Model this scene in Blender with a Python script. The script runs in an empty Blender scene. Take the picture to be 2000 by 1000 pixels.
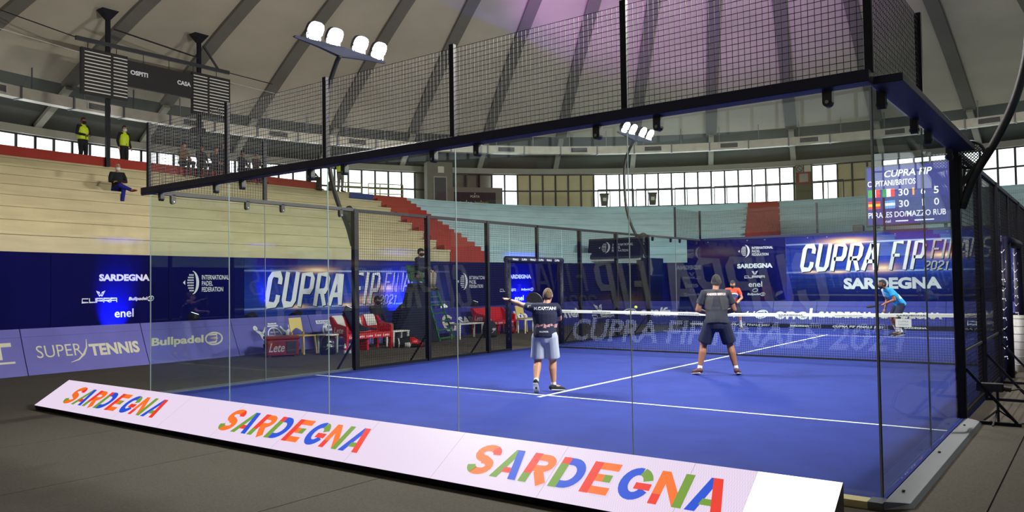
import bpy, bmesh, math, random
from mathutils import Vector, Matrix
from mathutils.bvhtree import BVHTree
random.seed(7)
PI = math.pi
scene = bpy.context.scene
COL = scene.collection

# ------------------------------------------------------------------ camera, world, exposure
cam_data = bpy.data.cameras.new('camera')
cam = bpy.data.objects.new('camera', cam_data)
COL.objects.link(cam)
cam.location = (11.30973, -6.13207, 1.57498)
cam.rotation_euler = (1.60272, 0.01465, 0.64379)
cam_data.sensor_width = 36
cam_data.lens = 36 * 1537.69 / 2000
cam_data.shift_y = 5.5 / 2000
cam_data.clip_end = 300
scene.camera = cam

world = bpy.data.worlds.new('world')
scene.world = world
world.use_nodes = True
world.node_tree.nodes['Background'].inputs[0].default_value = (0.62, 0.68, 0.75, 1)
world.node_tree.nodes['Background'].inputs[1].default_value = 0.6

scene.view_settings.view_transform = 'Standard'
scene.view_settings.look = 'None'
scene.view_settings.exposure = 0.55
scene.view_settings.gamma = 1.0
scene.view_settings.use_curve_mapping = False
scene.cycles.max_bounces = 8
scene.cycles.diffuse_bounces = 4
scene.cycles.glossy_bounces = 4
scene.cycles.transparent_max_bounces = 24
scene.cycles.sample_clamp_indirect = 6.0
scene.cycles.use_denoising = True
scene.cycles.caustics_reflective = False
scene.cycles.caustics_refractive = False

LAMP_W = 300.0        # one floodlight head
WINDOW_E = 3.2        # frosted window panes

# ------------------------------------------------------------------ materials
def new_mat(name):
    m = bpy.data.materials.new(name); m.use_nodes = True
    return m, m.node_tree.nodes, m.node_tree.links, m.node_tree.nodes['Principled BSDF']

def hexc(r, g, b):
    def f(c):
        c /= 255.0
        return c / 12.92 if c <= 0.04045 else ((c + 0.055) / 1.055) ** 2.4
    return (f(r), f(g), f(b), 1)

def mat(name, rgb, rough=0.6, metal=0.0, noise=0.0, nscale=8.0, bump=0.0, bscale=60.0, spec=0.5, stretch=None):
    m, N, L, b = new_mat(name)
    c = hexc(*rgb)
    b.inputs['Base Color'].default_value = c
    b.inputs['Roughness'].default_value = rough
    b.inputs['Metallic'].default_value = metal
    b.inputs['Specular IOR Level'].default_value = spec
    if noise or bump:
        tc = N.new('ShaderNodeTexCoord'); src = tc.outputs['Object']
        if stretch:
            mp = N.new('ShaderNodeMapping'); mp.inputs['Scale'].default_value = stretch
            L.new(src, mp.inputs[0]); src = mp.outputs[0]
        if noise:
            t = N.new('ShaderNodeTexNoise'); t.inputs['Scale'].default_value = nscale; t.inputs['Detail'].default_value = 5
            L.new(src, t.inputs['Vector'])
            r = N.new('ShaderNodeValToRGB')
            r.color_ramp.elements[0].position = 0.3; r.color_ramp.elements[1].position = 0.7
            r.color_ramp.elements[0].color = tuple(max(0, x * (1 - noise)) for x in c[:3]) + (1,)
            r.color_ramp.elements[1].color = tuple(min(1, x * (1 + noise)) for x in c[:3]) + (1,)
            L.new(t.outputs['Fac'], r.inputs[0]); L.new(r.outputs[0], b.inputs['Base Color'])
        if bump:
            t2 = N.new('ShaderNodeTexNoise'); t2.inputs['Scale'].default_value = bscale; t2.inputs['Detail'].default_value = 3
            L.new(src, t2.inputs['Vector'])
            bp = N.new('ShaderNodeBump'); bp.inputs['Strength'].default_value = bump; bp.inputs['Distance'].default_value = 0.02
            L.new(t2.outputs['Fac'], bp.inputs['Height']); L.new(bp.outputs[0], b.inputs['Normal'])
    return m

def emit_mat(name, rgb, strength, noise=0.0, nscale=3.0):
    m, N, L, b = new_mat(name)
    c = hexc(*rgb)
    b.inputs['Base Color'].default_value = (c[0] * .3, c[1] * .3, c[2] * .3, 1)
    b.inputs['Roughness'].default_value = 0.5
    b.inputs['Emission Color'].default_value = c
    b.inputs['Emission Strength'].default_value = strength
    if noise:
        tc = N.new('ShaderNodeTexCoord')
        t = N.new('ShaderNodeTexNoise'); t.inputs['Scale'].default_value = nscale
        L.new(tc.outputs['Object'], t.inputs['Vector'])
        r = N.new('ShaderNodeValToRGB')
        r.color_ramp.elements[0].color = tuple(x * (1 - noise) for x in c[:3]) + (1,)
        r.color_ramp.elements[1].color = c
        L.new(t.outputs['Fac'], r.inputs[0]); L.new(r.outputs[0], b.inputs['Emission Color'])
    return m

def glass_mat(name, tint, refl=1.0):
    m = bpy.data.materials.new(name); m.use_nodes = True
    N, L = m.node_tree.nodes, m.node_tree.links
    N.clear()
    out = N.new('ShaderNodeOutputMaterial')
    tr = N.new('ShaderNodeBsdfTransparent'); tr.inputs[0].default_value = tint
    gl = N.new('ShaderNodeBsdfGlossy'); gl.inputs['Roughness'].default_value = 0.0
    gl.inputs['Color'].default_value = (0.95, 0.97, 1.0, 1)
    lw = N.new('ShaderNodeLayerWeight'); lw.inputs[0].default_value = 0.5
    pw = N.new('ShaderNodeMath'); pw.operation = 'POWER'; pw.inputs[1].default_value = 4.0
    ma = N.new('ShaderNodeMath'); ma.operation = 'MULTIPLY_ADD'; ma.inputs[1].default_value = 0.30 * refl; ma.inputs[2].default_value = 0.026 * refl
    mx = N.new('ShaderNodeMixShader')
    L.new(lw.outputs['Facing'], pw.inputs[0]); L.new(pw.outputs[0], ma.inputs[0]); L.new(ma.outputs[0], mx.inputs[0])
    L.new(tr.outputs[0], mx.inputs[1]); L.new(gl.outputs[0], mx.inputs[2]); L.new(mx.outputs[0], out.inputs[0])
    return m

M = {}
M['concrete'] = mat('dome_concrete', (196, 188, 168), 0.9, noise=0.10, nscale=0.35, bump=0.15, bscale=3, stretch=(1, 1, 3))
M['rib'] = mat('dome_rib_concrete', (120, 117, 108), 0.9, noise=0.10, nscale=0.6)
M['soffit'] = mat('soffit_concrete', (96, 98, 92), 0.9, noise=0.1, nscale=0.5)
M['cornice'] = mat('pale_cornice', (165, 162, 148), 0.85, noise=0.06, nscale=0.8)
M['cream'] = mat('cream_paint', (204, 192, 152), 0.85, noise=0.10, nscale=0.9, bump=0.1, bscale=12, stretch=(1, 1, 6))
M['ltblue'] = mat('pale_blue_paint', (184, 214, 216), 0.85, noise=0.10, nscale=0.9, stretch=(1, 1, 6))
M['redpaint'] = mat('red_paint', (168, 54, 40), 0.8, noise=0.10, nscale=1.5)
M['bluepaint'] = mat('blue_paint', (42, 70, 140), 0.8, noise=0.08, nscale=1.5)
M['wallback'] = mat('hall_wall_plaster', (120, 116, 104), 0.9, noise=0.06)
M['carpet'] = mat('carpet_dark_grey', (86, 80, 72), 0.97, noise=0.16, nscale=55, bump=0.35, bscale=300, spec=0.15)
M['underlay'] = mat('carpet_gap', (26, 25, 24), 0.95)
M['turf'] = mat('turf_blue', (41, 54, 132), 0.92, noise=0.10, nscale=2.2, bump=0.3, bscale=240, spec=0.15)
M['linewhite'] = mat('line_white', (225, 228, 238), 0.8)
M['navy'] = mat('frame_navy', (9, 9, 20), 0.5, spec=0.25)
M['beamblue'] = mat('beam_blue', (18, 18, 46), 0.5, spec=0.3)
M['wire'] = mat('mesh_wire', (14, 14, 16), 0.5, spec=0.35)
M['blackm'] = mat('black_metal', (14, 14, 16), 0.45)
M['blackp'] = mat('black_plastic', (16, 16, 18), 0.5)
M['alu'] = mat('brushed_aluminium', (124, 126, 130), 0.45, metal=0.8, noise=0.05, nscale=3)
M['galv'] = mat('galvanised_duct', (214, 209, 190), 0.4, metal=0.2, noise=0.14, nscale=1.6)
M['galvdark'] = mat('dark_grey_metal', (60, 60, 60), 0.6, metal=0.3)  # even dark grey metal for grilles, left beam and screws
M['glass'] = glass_mat('court_glass', (0.93, 0.965, 0.955, 1))
M['gedge'] = mat('glass_edge_grey', (142, 152, 150), 0.25)
M['white'] = mat('white_plastic', (228, 226, 218), 0.5)
M['whitep'] = mat('white_print', (232, 232, 238), 0.6)
M['offwhite'] = mat('cream_print', (214, 206, 184), 0.6)
M['greyp'] = mat('grey_print', (170, 172, 180), 0.6)
M['beige'] = mat('beige_panel', (206, 194, 150), 0.8, noise=0.06, nscale=2)
M['winframe'] = mat('window_frame_dark', (40, 40, 44), 0.6)
M['pane'] = emit_mat('frosted_pane_daylight', (236, 242, 246), WINDOW_E, noise=0.12, nscale=1.3)
M['paneb'] = emit_mat('frosted_pane_unseen_dimmed', (206, 214, 218), WINDOW_E * 0.22)  # unseen bays behind the camera, glow lowered to weaken their reflection in the glass
M['paneg'] = emit_mat('frosted_pane_dim', (216, 224, 224), WINDOW_E * 0.55, noise=0.2, nscale=1.3)
M['lampface'] = emit_mat('floodlight_lens', (255, 255, 255), 60)
M['bannernavy'] = mat('banner_navy', (5, 6, 74), 0.85, noise=0.12, nscale=0.7, spec=0.12)
M['boardpurple'] = mat('board_purple', (100, 95, 176), 0.5, noise=0.10, nscale=1.6)
M['boardblue'] = mat('board_blue', (38, 40, 138), 0.55, noise=0.08, nscale=1.6)
M['red'] = mat('red_plastic', (196, 26, 34), 0.38)
M['darkred'] = mat('dark_red_plastic', (120, 22, 24), 0.35)
M['yellowch'] = mat('straw_plastic', (222, 194, 112), 0.5)
M['green'] = mat('green_paint', (24, 104, 52), 0.5)
M['tan'] = mat('straw_edge', (214, 196, 140), 0.8)
M['skin'] = mat('skin', (196, 142, 112), 0.55)
M['skin2'] = mat('skin_tan', (150, 98, 74), 0.55)
M['hairb'] = mat('hair_brown', (104, 78, 52), 0.7, noise=.35, nscale=60, bump=.9, bscale=90)
M['hairk'] = mat('hair_black', (24, 21, 20), 0.75, noise=.3, nscale=60, bump=.9, bscale=90)
M['hivis'] = mat('hi_vis_yellow', (206, 230, 26), 0.6)
M['blackc'] = mat('black_cloth', (22, 22, 26), 0.85, noise=0.2, nscale=9)
M['navyc'] = mat('navy_cloth', (20, 24, 52), 0.85, noise=0.2, nscale=9)
M['charc'] = mat('charcoal_cloth', (38, 38, 46), 0.85, noise=0.2, nscale=9)
M['whitec'] = mat('pale_grey_cloth', (176, 180, 196), 0.85, noise=0.06, nscale=9)
M['sock'] = mat('sock_white', (222, 222, 224), 0.9)
M['ledblack'] = mat('led_cabinet', (10, 10, 26), 0.35)

# ------------------------------------------------------------------ mesh helpers
class MB:
    def __init__(self): self.v = []; self.f = []
    def add(self, v, f):
        n = len(self.v); self.v += [tuple(p) for p in v]; self.f += [tuple(i + n for i in q) for q in f]; return self
    def box(self, lo, hi):
        x0, y0, z0 = lo; x1, y1, z1 = hi
        return self.add([(x0,y0,z0),(x1,y0,z0),(x1,y1,z0),(x0,y1,z0),(x0,y0,z1),(x1,y0,z1),(x1,y1,z1),(x0,y1,z1)],
                        [(0,3,2,1),(4,5,6,7),(0,1,5,4),(1,2,6,5),(2,3,7,6),(3,0,4,7)])
    def cbox(self, c, s):
        return self.box([c[i]-s[i]/2 for i in range(3)], [c[i]+s[i]/2 for i in range(3)])
    def hexa(self, p8):          # bottom ring of four, then top ring of four
        return self.add(p8, [(0,3,2,1),(4,5,6,7),(0,1,5,4),(1,2,6,5),(2,3,7,6),(3,0,4,7)])
    def prism(self, poly, axis, a, b):    # polygon extruded along an axis
        def put(p, t):
            q = list(p); q.insert(axis, t); return tuple(q)
        n = len(poly)
        self.add([put(p, a) for p in poly] + [put(p, b) for p in poly],
                 [tuple(range(n))[::-1], tuple(range(n, 2*n))] + [(i, (i+1) % n, n+(i+1) % n, n+i) for i in range(n)])
        return self
    def bar(self, p, q, w, h=None, up=(0,0,1)):
        h = h or w
        p, q = Vector(p), Vector(q); d = (q-p).normalized(); u = Vector(up)
        if abs(d.dot(u)) > 0.98: u = Vector((0,1,0))
        s = d.cross(u).normalized()*w/2; t = s.cross(d).normalized()*h/2
        return self.hexa([p-s-t, p+s-t, p+s+t, p-s+t, q-s-t, q+s-t, q+s+t, q-s+t])
    def tube(self, pts, r, n=8, caps=True):
        pts = [Vector(p) for p in pts]
        rr = r if isinstance(r, (list, tuple)) else [r]*len(pts)
        rings = []; ref = None
        for i, p in enumerate(pts):
            d = (pts[min(i+1, len(pts)-1)] - pts[max(i-1, 0)]).normalized()
            if ref is None:
                ref = Vector((0,0,1)) if abs(d.z) < 0.9 else Vector((1,0,0))
            s = d.cross(ref).normalized(); t = s.cross(d).normalized(); ref = t
            rings.append([p + (s*math.cos(2*PI*k/n) + t*math.sin(2*PI*k/n))*rr[i] for k in range(n)])
        return self.loft(rings, caps)
    def loft(self, rings, caps=True):
        n = len(rings[0]); m = len(rings)
        v = [p for r in rings for p in r]
        f = [(i*n+k, i*n+(k+1) % n, (i+1)*n+(k+1) % n, (i+1)*n+k) for i in range(m-1) for k in range(n)]
        if caps: f += [tuple(range(n))[::-1], tuple(range((m-1)*n, m*n))]
        return self.add(v, f)
    def ball(self, c, r, n=10, m=7):
        rx, ry, rz = r if isinstance(r, (list, tuple)) else (r, r, r)
        v = [(c[0], c[1], c[2]-rz)]; f = []
        for i in range(1, m):
            a = -PI/2 + PI*i/m
            for k in range(n):
                b = 2*PI*k/n
                v.append((c[0]+rx*math.cos(a)*math.cos(b), c[1]+ry*math.cos(a)*math.sin(b), c[2]+rz*math.sin(a)))
        v.append((c[0], c[1], c[2]+rz)); L = len(v)-1
        for k in range(n):
            f.append((0, 1+(k+1) % n, 1+k)); f.append((L, L-n+k, L-n+(k+1) % n))
        for i in range(m-2):
            for k in range(n):
                a = 1+i*n+k; b = 1+i*n+(k+1) % n
                f.append((a, b, b+n, a+n))
        return self.add(v, f)
    def xf(self, mtx):
        self.v = [tuple(mtx @ Vector(p)) for p in self.v]; return self
    def mesh(self, name, smooth=False):
        me = bpy.data.meshes.new(name); me.from_pydata(self.v, [], self.f); me.update()
        if smooth: me.polygons.foreach_set('use_smooth', [True]*len(me.polygons))
        return me
    def build(self, name, m, parent=None, smooth=False, bevel=0.0):
        o = obj(name, self.mesh(name, smooth), m, parent)
        if bevel:
            b = o.modifiers.new('bevel', 'BEVEL'); b.width = bevel; b.segments = 2; b.limit_method = 'ANGLE'
        return o

def obj(name, me, m=None, parent=None):
    o = bpy.data.objects.new(name, me); COL.objects.link(o)
    if m is not None:
        if isinstance(m, str): m = M[m]
        if not me.materials: me.materials.append(m)
    if parent is not None: o.parent = parent
    return o
def tag(o, label=None, cat=None, group=None, kind=None):
    if label: o['label'] = label
    if cat: o['category'] = cat
    if group: o['group'] = group
    if kind: o['kind'] = kind
    return o
def thing(name, label, cat, loc=(0,0,0), rz=0.0, group=None, kind=None):
    o = bpy.data.objects.new(name, None); COL.objects.link(o)
    o.location = loc; o.rotation_euler = (0, 0, rz); o.empty_display_size = 0.2
    return tag(o, label, cat, group, kind)
def put(parent, name, me, loc=(0,0,0), rz=0.0):
    o = bpy.data.objects.new(name, me); COL.objects.link(o); o.parent = parent
    o.location = loc; o.rotation_euler = (0, 0, rz); return o

# ---- flat print: lettering as meshes mapped onto a surface
_tc = {}
def text2d(body, bold=0.0):
    key = (body, bold)
    if key in _tc: return _tc[key]
    cu = bpy.data.curves.new('t', 'FONT'); cu.body = body; cu.size = 1.0; cu.offset = bold; cu.resolution_u = 3
    ob = bpy.data.objects.new('t', cu)
    me = bpy.data.meshes.new_from_object(ob)
    v = [(p.co.x, p.co.y) for p in me.vertices]; f = [tuple(p.vertices) for p in me.polygons]
    bpy.data.objects.remove(ob); bpy.data.curves.remove(cu); bpy.data.meshes.remove(me)
    x0 = min(p[0] for p in v); x1 = max(p[0] for p in v); y0 = min(p[1] for p in v); y1 = max(p[1] for p in v)
    v = [((p[0]-x0)/(x1-x0), (p[1]-y0)/(y1-y0)) for p in v]
    _tc[key] = (v, f); return v, f

class Print:
    """collects flat print in surface coordinates (u right, v up)"""
    def __init__(self): self.v = []; self.f = []
    def raw(self, v, f):
        n = len(self.v); self.v += list(v); self.f += [tuple(i+n for i in q) for q in f]; return self
    def text(self, body, u0, v0, w, h, bold=0.0, shear=0.0):
        v, f = text2d(body, bold)
        return self.raw([(u0+p[0]*w+p[1]*h*shear, v0+p[1]*h) for p in v], f)
    def poly(self, pts): return self.raw(pts, [tuple(range(len(pts)))])
    def rect(self, u0, v0, u1, v1): return self.poly([(u0,v0),(u1,v0),(u1,v1),(u0,v1)])
    def stroke(self, pts, w, closed=False):
        n = len(pts); L = []; R = []
        for i, p in enumerate(pts):
            a = pts[(i-1) % n] if (closed or i > 0) else p
            b = pts[(i+1) % n] if (closed or i < n-1) else p
            dx, dy = b[0]-a[0], b[1]-a[1]; l = math.hypot(dx, dy) or 1
            ww = w[i] if isinstance(w, (list, tuple)) else w
            # mitre
            k = 1.0
            if 0 < i < n-1 or closed:
                d1 = (p[0]-a[0], p[1]-a[1]); l1 = math.hypot(*d1) or 1
                c = (d1[0]*dx+d1[1]*dy)/(l1*l); k = 1/max(0.5, abs(c))
            nx, ny = -dy/l*ww/2*k, dx/l*ww/2*k
            L.append((p[0]+nx, p[1]+ny)); R.append((p[0]-nx, p[1]-ny))
        m = n if closed else n-1
        return self.raw(L+R, [(n+i, n+(i+1) % n, (i+1) % n, i) for i in range(m)])
    def ring(self, u, v, ru, rv, w, shear=0.0, a0=0, a1=360, n=36):
        full = abs(a1-a0) >= 360
        k = n if full else n+1
        A = [math.radians(a0+(a1-a0)*i/n) for i in range(k)]
        return self.stroke([(u+ru*math.cos(a)+shear*rv*math.sin(a), v+rv*math.sin(a)) for a in A], w, closed=full)
    def build(self, name, m, parent, fmap):
        me = bpy.data.meshes.new(name); me.from_pydata([tuple(fmap(*p)) for p in self.v], [], self.f); me.update()
        return obj(name, me, m, parent)

# logos -------------------------------------------------------------
def logo_cupra_word(P, u, v, w, h, t=None):
    t = t or h*0.2; s = w/5.0; g = s*0.84
    for i, ch in enumerate('CUPRA'):
        x0 = u+i*s; x1 = x0+g; y0 = v+t/2; y1 = v+h-t/2; ym = v+h*0.42
        if ch == 'C': P.stroke([(x1, y1), (x0, y1), (x0, y0), (x1, y0)], t)
        if ch == 'U': P.stroke([(x0, v+h), (x0, y0), (x1, y0), (x1, v+h)], t)
        if ch in 'PR':
            P.stroke([(x0, v), (x0, y1), (x1, y1), (x1, ym), (x0, ym)], t)
        if ch == 'R': P.stroke([((x0+x1)/2, ym), (x1, v)], t)
        if ch == 'A':
            P.stroke([(x0, v), (x0, y1), (x1, y1), (x1, v)], t); P.stroke([(x0, ym), (x1, ym)], t)
def logo_cupra_mark(P, u, v, w, h):
    for s in (-1, 1):
        X = lambda k: u+w/2+s*k*w/2
        P.poly([(X(1), v+h), (X(.25), v+h*.78), (X(.1), v+h*.45), (X(.35), v+h*.55)][::s])
        P.poly([(X(1), v+h), (X(.52), v+h*.62), (X(.3), v+h*.3), (X(.28), v), (X(.62), v+h*.45)][::s])
        P.poly([(X(.08), v+h*.42), (X(.3), v+h*.3), (X(.28), v), (X(0.0), v+h*.22)][::s])
def logo_fed(P, u, v, w, h):      # oval of bars, a crescent and three lines of text
    cw = w*0.34
    for i in range(7):
        yy = v+h*(0.16+0.11*i); k = math.sqrt(max(0, 1-((yy-v-h/2)/(h*0.46))**2))
        x1 = u+cw*0.68; x0 = x1-cw*0.42*k
        n = max(2, int(6*k))
        for j in range(n):
            a = x0+(x1-x0)*j/n
            P.rect(a, yy-h*.03, a+(x1-x0)/n*0.72, yy+h*.03)
    P.poly([(u, v+h/2), (u+cw*.13, v+h*.4), (u+cw*.13, v+h*.6)])
    A = [math.radians(-82+164*i/16) for i in range(17)]
    out = [(u+cw*0.55+cw*.45*math.cos(a), v+h/2+h*.5*math.sin(a)) for a in A]
    inn = [(u+cw*0.55+cw*.27*math.cos(a), v+h/2+h*.485*math.sin(a)) for a in A]
    P.raw(out+inn, [(17+i, i, i+1, 18+i) for i in range(16)])
    P.text('INTERNATIONAL', u+w*.40, v+h*.62, w*.60, h*.2, .012)
    P.text('PADEL', u+w*.40, v+h*.36, w*.24, h*.2, .012)
    P.text('FEDERATION', u+w*.40, v+h*.10, w*.47, h*.2, .012)
def logo_bull(P, u, v, w, h):
    P.text('Bullpadel', u, v, w*.70, h*.82, .035, .25)
    P.ring(u+w*.87, v+h*.45, w*.12, h*.5, h*.12, .25)
    P.stroke([(u+w*.80, v+h*.78), (u+w*.93, v+h*.78), (u+w*.91, v+h*.5), (u+w*.82, v+h*.48)], h*.13)
    P.stroke([(u+w*.82, v+h*.48), (u+w*.92, v+h*.44), (u+w*.88, v+h*.14), (u+w*.77, v+h*.14)], h*.13)
def logo_finals(P, u, v, w, h, small=None, sub=True):
    title(P, 'CUPRA', u, v, w*.46, h, .20); title(P, 'FIP', u+w*.515, v, w*.185, h, .20)
    Q = small or P
    title(Q, 'FINALS', u+w*.735, v+h*.36, w*.30, h*.64, .15)
    if sub: title(Q, '2021', u+w*.70, v-h*.02, w*.13, h*.30, .16)
GLYPH = dict(
    C=[[(1,.68),(1,.86),(.82,1),(.18,1),(0,.86),(0,.14),(.18,0),(.82,0),(1,.14),(1,.32)]], U=[[(0,1),(0,.14),(.18,0),(.82,0),(1,.14),(1,1)]],
    P=[[(0,0),(0,1),(.82,1),(1,.87),(1,.55),(.82,.42),(0,.42)]], R=[[(0,0),(0,1),(.82,1),(1,.87),(1,.55),(.82,.42),(0,.42)],[(.5,.42),(1,0)]],
    A=[[(-.12,0),(.36,1),(.66,1),(1.1,0)],[(.12,.28),(.9,.28)]], F=[[(0,0),(0,1),(1,1)],[(0,.5),(.82,.5)]], I=[[(.1,0),(.1,1)]],
    N=[[(0,0),(0,1),(1,0),(1,1)]], L=[[(0,1),(0,0),(1,0)]], S=[[(1,.76),(1,.87),(.82,1),(.18,1),(0,.87),(0,.66),(.18,.53),(.82,.47),(1,.34),(1,.13),(.82,0),(.18,0),(0,.13),(0,.24)]])
GLYPH['2'] = [[(0,.76),(0,.87),(.18,1),(.82,1),(1,.87),(1,.62),(0,.14),(0,0),(1,0)]]; GLYPH['1'] = [[(.1,.8),(.5,1),(.5,0)]]; GLYPH['0'] = [[(.18,0),(0,.14),(0,.86),(.18,1),(.82,1),(1,.86),(1,.14),(.82,0),(.18,0)]]
def title(P, body, u, v, w, h, t=.19, shear=.2):
    adv = [.55 if c == 'I' else (.8 if c == '1' else 1.0) for c in body]; s = w/sum(adv); x = u; tk = t*s*1.25
    for c, a in zip(body, adv):
        gw = s*a*.86-tk
        for st in GLYPH[c]:
            pts = [(x+tk/2+p[0]*gw, v+tk/2+p[1]*(h-tk)) for p in st]
            if st[0][1] in (0, 1) and c not in 'S02': pts[0] = (pts[0][0], v if st[0][1] == 0 else v+h)
            if st[-1][1] in (0, 1) and c in 'UARIN1': pts[-1] = (pts[-1][0], v if st[-1][1] == 0 else v+h)
            P.stroke([(p[0]+(p[1]-v)*shear, p[1]) for p in pts], tk)
        x += s*a

# ------------------------------------------------------------------ hall geometry
HX, HY = 5.0, 11.0
def oval(th, off):            # stand outline (rounded oblong), th in radians, off from the top edge
    a, b = 22.2+off, 27.7+off
    r = (abs(math.cos(th)/a)**3+abs(math.sin(th)/b)**3)**(-1/3)
    return HX+r*math.cos(th), HY+r*math.sin(th)
def wall_x(y, off=-8.7):      # left flank of the oval as x(y)
    a, b = 22.2+off, 27.7+off
    return HX-a*(1-abs((y-HY)/b)**3)**(1/3)
def wall_y(x, off=-8.7):      # near end of the oval as y(x)
    a, b = 22.2+off, 27.7+off
    return HY-b*(1-abs((x-HX)/a)**3)**(1/3)
def circ(deg, r): return HX+r*math.cos(math.radians(deg)), HY+r*math.sin(math.radians(deg))
FZ = -0.05                    # hall floor level; the court turf is z = 0
WALL_Z = 2.45
M['yellowrail'] = mat('rail_yellow', (176, 164, 92), 0.5)
# ------------------------------------------------------------------ floor
base = MB()
n = 96
ring = [circ(360*k/n, 29.4) for k in range(n)]
base.prism([(p[0], p[1]) for p in ring], 2, -0.14, -0.062)
floor = base.build('floor', 'underlay'); tag(floor, 'dark grey carpet floor of the sports hall', kind='structure')
x = -8.55
while x < 18.6:
    x0, x1 = x+0.006, x+2.13-0.006
    xa = max(abs(x0-HX), abs(x1-HX))
    if xa < 13.35:
        yy = 18.9*(1-(xa/13.45)**3)**(1/3)
        MB().box((x0, HY-yy, -0.062), (x1, HY+yy, FZ)).build('carpet_strip', 'carpet', floor)
    x += 2.13

# ------------------------------------------------------------------ perimeter wall and grandstand
def oval_ring(off0, off1, z0, z1, angs, prof=None):
    """closed ring strip with a profile [(off, z), ...]"""
    prof = prof or [(off0, z0), (off0, z1), (off1, z1), (off1, z0)]
    b = MB(); np_ = len(prof)
    rings = [[(*oval(math.radians(a), o), z) for o, z in prof] for a in angs]
    v = [p for r in rings for p in r]; m = len(rings)
    closed = abs(angs[-1]-angs[0]-360) < 1e-6
    f = [(i*np_+k, i*np_+(k+1) % np_, (i+1)*np_+(k+1) % np_, (i+1)*np_+k) for i in range(m-1) for k in range(np_)]
    if not closed: f += [tuple(range(np_)), tuple(range((m-1)*np_, m*np_))[::-1]]
    return b.add(v, f)
FULL = [360*k/180 for k in range(181)]
w = oval_ring(-8.68, -8.35, FZ, WALL_Z, FULL).build('wall_perimeter', 'bannernavy')
tag(w, 'navy wall running round the foot of the stands', kind='structure')

DT = 8.7/7; RISE = (6.0-WALL_Z)/8
stand = thing('grandstand', 'stepped concrete stand painted cream and pale blue round the hall', 'stand', kind='structure')
AISLES = [(154.6, 1.0), (108.3, 0.85), (222.6, 1.0), (250.0, 1.0), (62.0, 0.9), (20.0, 1.0)]
for i in range(8):
    o0 = -8.7+DT*i; z0 = WALL_Z+RISE*i; z1 = z0+RISE
    o1 = o0+DT+0.06 if i < 7 else 0.5
    prof = [(o0+0.03, z0-0.02), (o0+0.03, z1-0.075), (o0-0.01, z1-0.06), (o0-0.01, z1), (o1, z1), (o1, z0-0.02)]
    t = oval_ring(0, 0, 0, 0, FULL, prof)
    o = t.build('tier', 'cream', stand)
    o.data.materials.append(M['ltblue'])
    for p in o.data.polygons:
        c = p.center; a = math.degrees(math.atan2(c.y-HY, c.x-HX)) % 360
        if a < 154.6 or a > 300: p.material_index = 1
# stair aisles: two red steps to each row
for ang, hw in AISLES:
    al = thing('stair_aisle', None, None); al.parent = stand
    for i in range(8):
        o0 = -8.7+DT*i; z0 = WALL_Z+RISE*i
        for lo, hi, zt in ((o0-0.62, o0-0.012, z0+RISE/2), (o0-0.012, o0+DT*0.5, z0+RISE+0.008)):
            if i == 0 and lo < o0-0.5: continue
            pts = []
            rad = math.hypot(oval(math.radians(ang), o0)[0]-HX, oval(math.radians(ang), o0)[1]-HY)
            d = hw/rad
            for zz in (z0-0.01, zt):
                for th, off in ((-d, lo), (d, lo), (d, hi), (-d, hi)):
                    pts.append((*oval(math.radians(ang)+th, off), zz))
            MB().hexa(pts).build('step', 'redpaint', al)
def arc_block(name, m, parent, a0, a1, o0, o1, z0, z1, n=10):
    return oval_ring(o0, o1, z0, z1, [a0+(a1-a0)*k/n for k in range(n+1)]).build(name, m, parent)
arc_block('parapet', 'redpaint', stand, 164.6, 213, -0.03, 0.14, 6.0, 6.33, 24)
arc_block('painted_riser', 'bluepaint', stand, 156.9, 160.2, -0.035, 0.10, 6.0-RISE, 6.012, 4)
# gallery floor and outer wall
g = MB()
v = []; f = []
for k, a in enumerate(FULL):
    x0, y0 = oval(math.radians(a), 0.1); x1, y1 = circ(a, 29.4)
    v += [(x0, y0, 5.98), (x1, y1, 5.98), (x0, y0, 5.7), (x1, y1, 5.7)]
for k in range(180):
    a = 4*k; b = a+4
    f += [(a, a+1, b+1, b), (a+2, b+2, b+3, a+3), (a, b, b+2, a+2)]
o = g.add(v, f).build('floor_gallery', 'wallback'); tag(o, 'gallery floor behind the top row of the stand', kind='structure')
def circ_ring(prof, a0=0, a1=360, n=160):
    b = MB(); k = len(prof)
    rings = [[(*circ(a0+(a1-a0)*i/n, r), z) for r, z in prof] for i in range(n+1)]
    v = [p for r in rings for p in r]
    f = [(i*k+j, i*k+(j+1) % k, (i+1)*k+(j+1) % k, (i+1)*k+j) for i in range(n) for j in range(k)]
    return b.add(v, f)
o = circ_ring([(29.25, 5.7), (29.25, 8.5), (29.5, 8.5), (29.5, 5.7)]).build('wall_outer', 'wallback')
tag(o, 'plaster outer wall of the round hall', kind='structure')
o = circ_ring([(28.75, 7.99), (28.75, 8.3), (29.26, 8.3), (29.26, 7.99)]).build('trim_1', 'cornice')
tag(o, 'pale cornice band running above the gallery windows', kind='structure')

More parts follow.
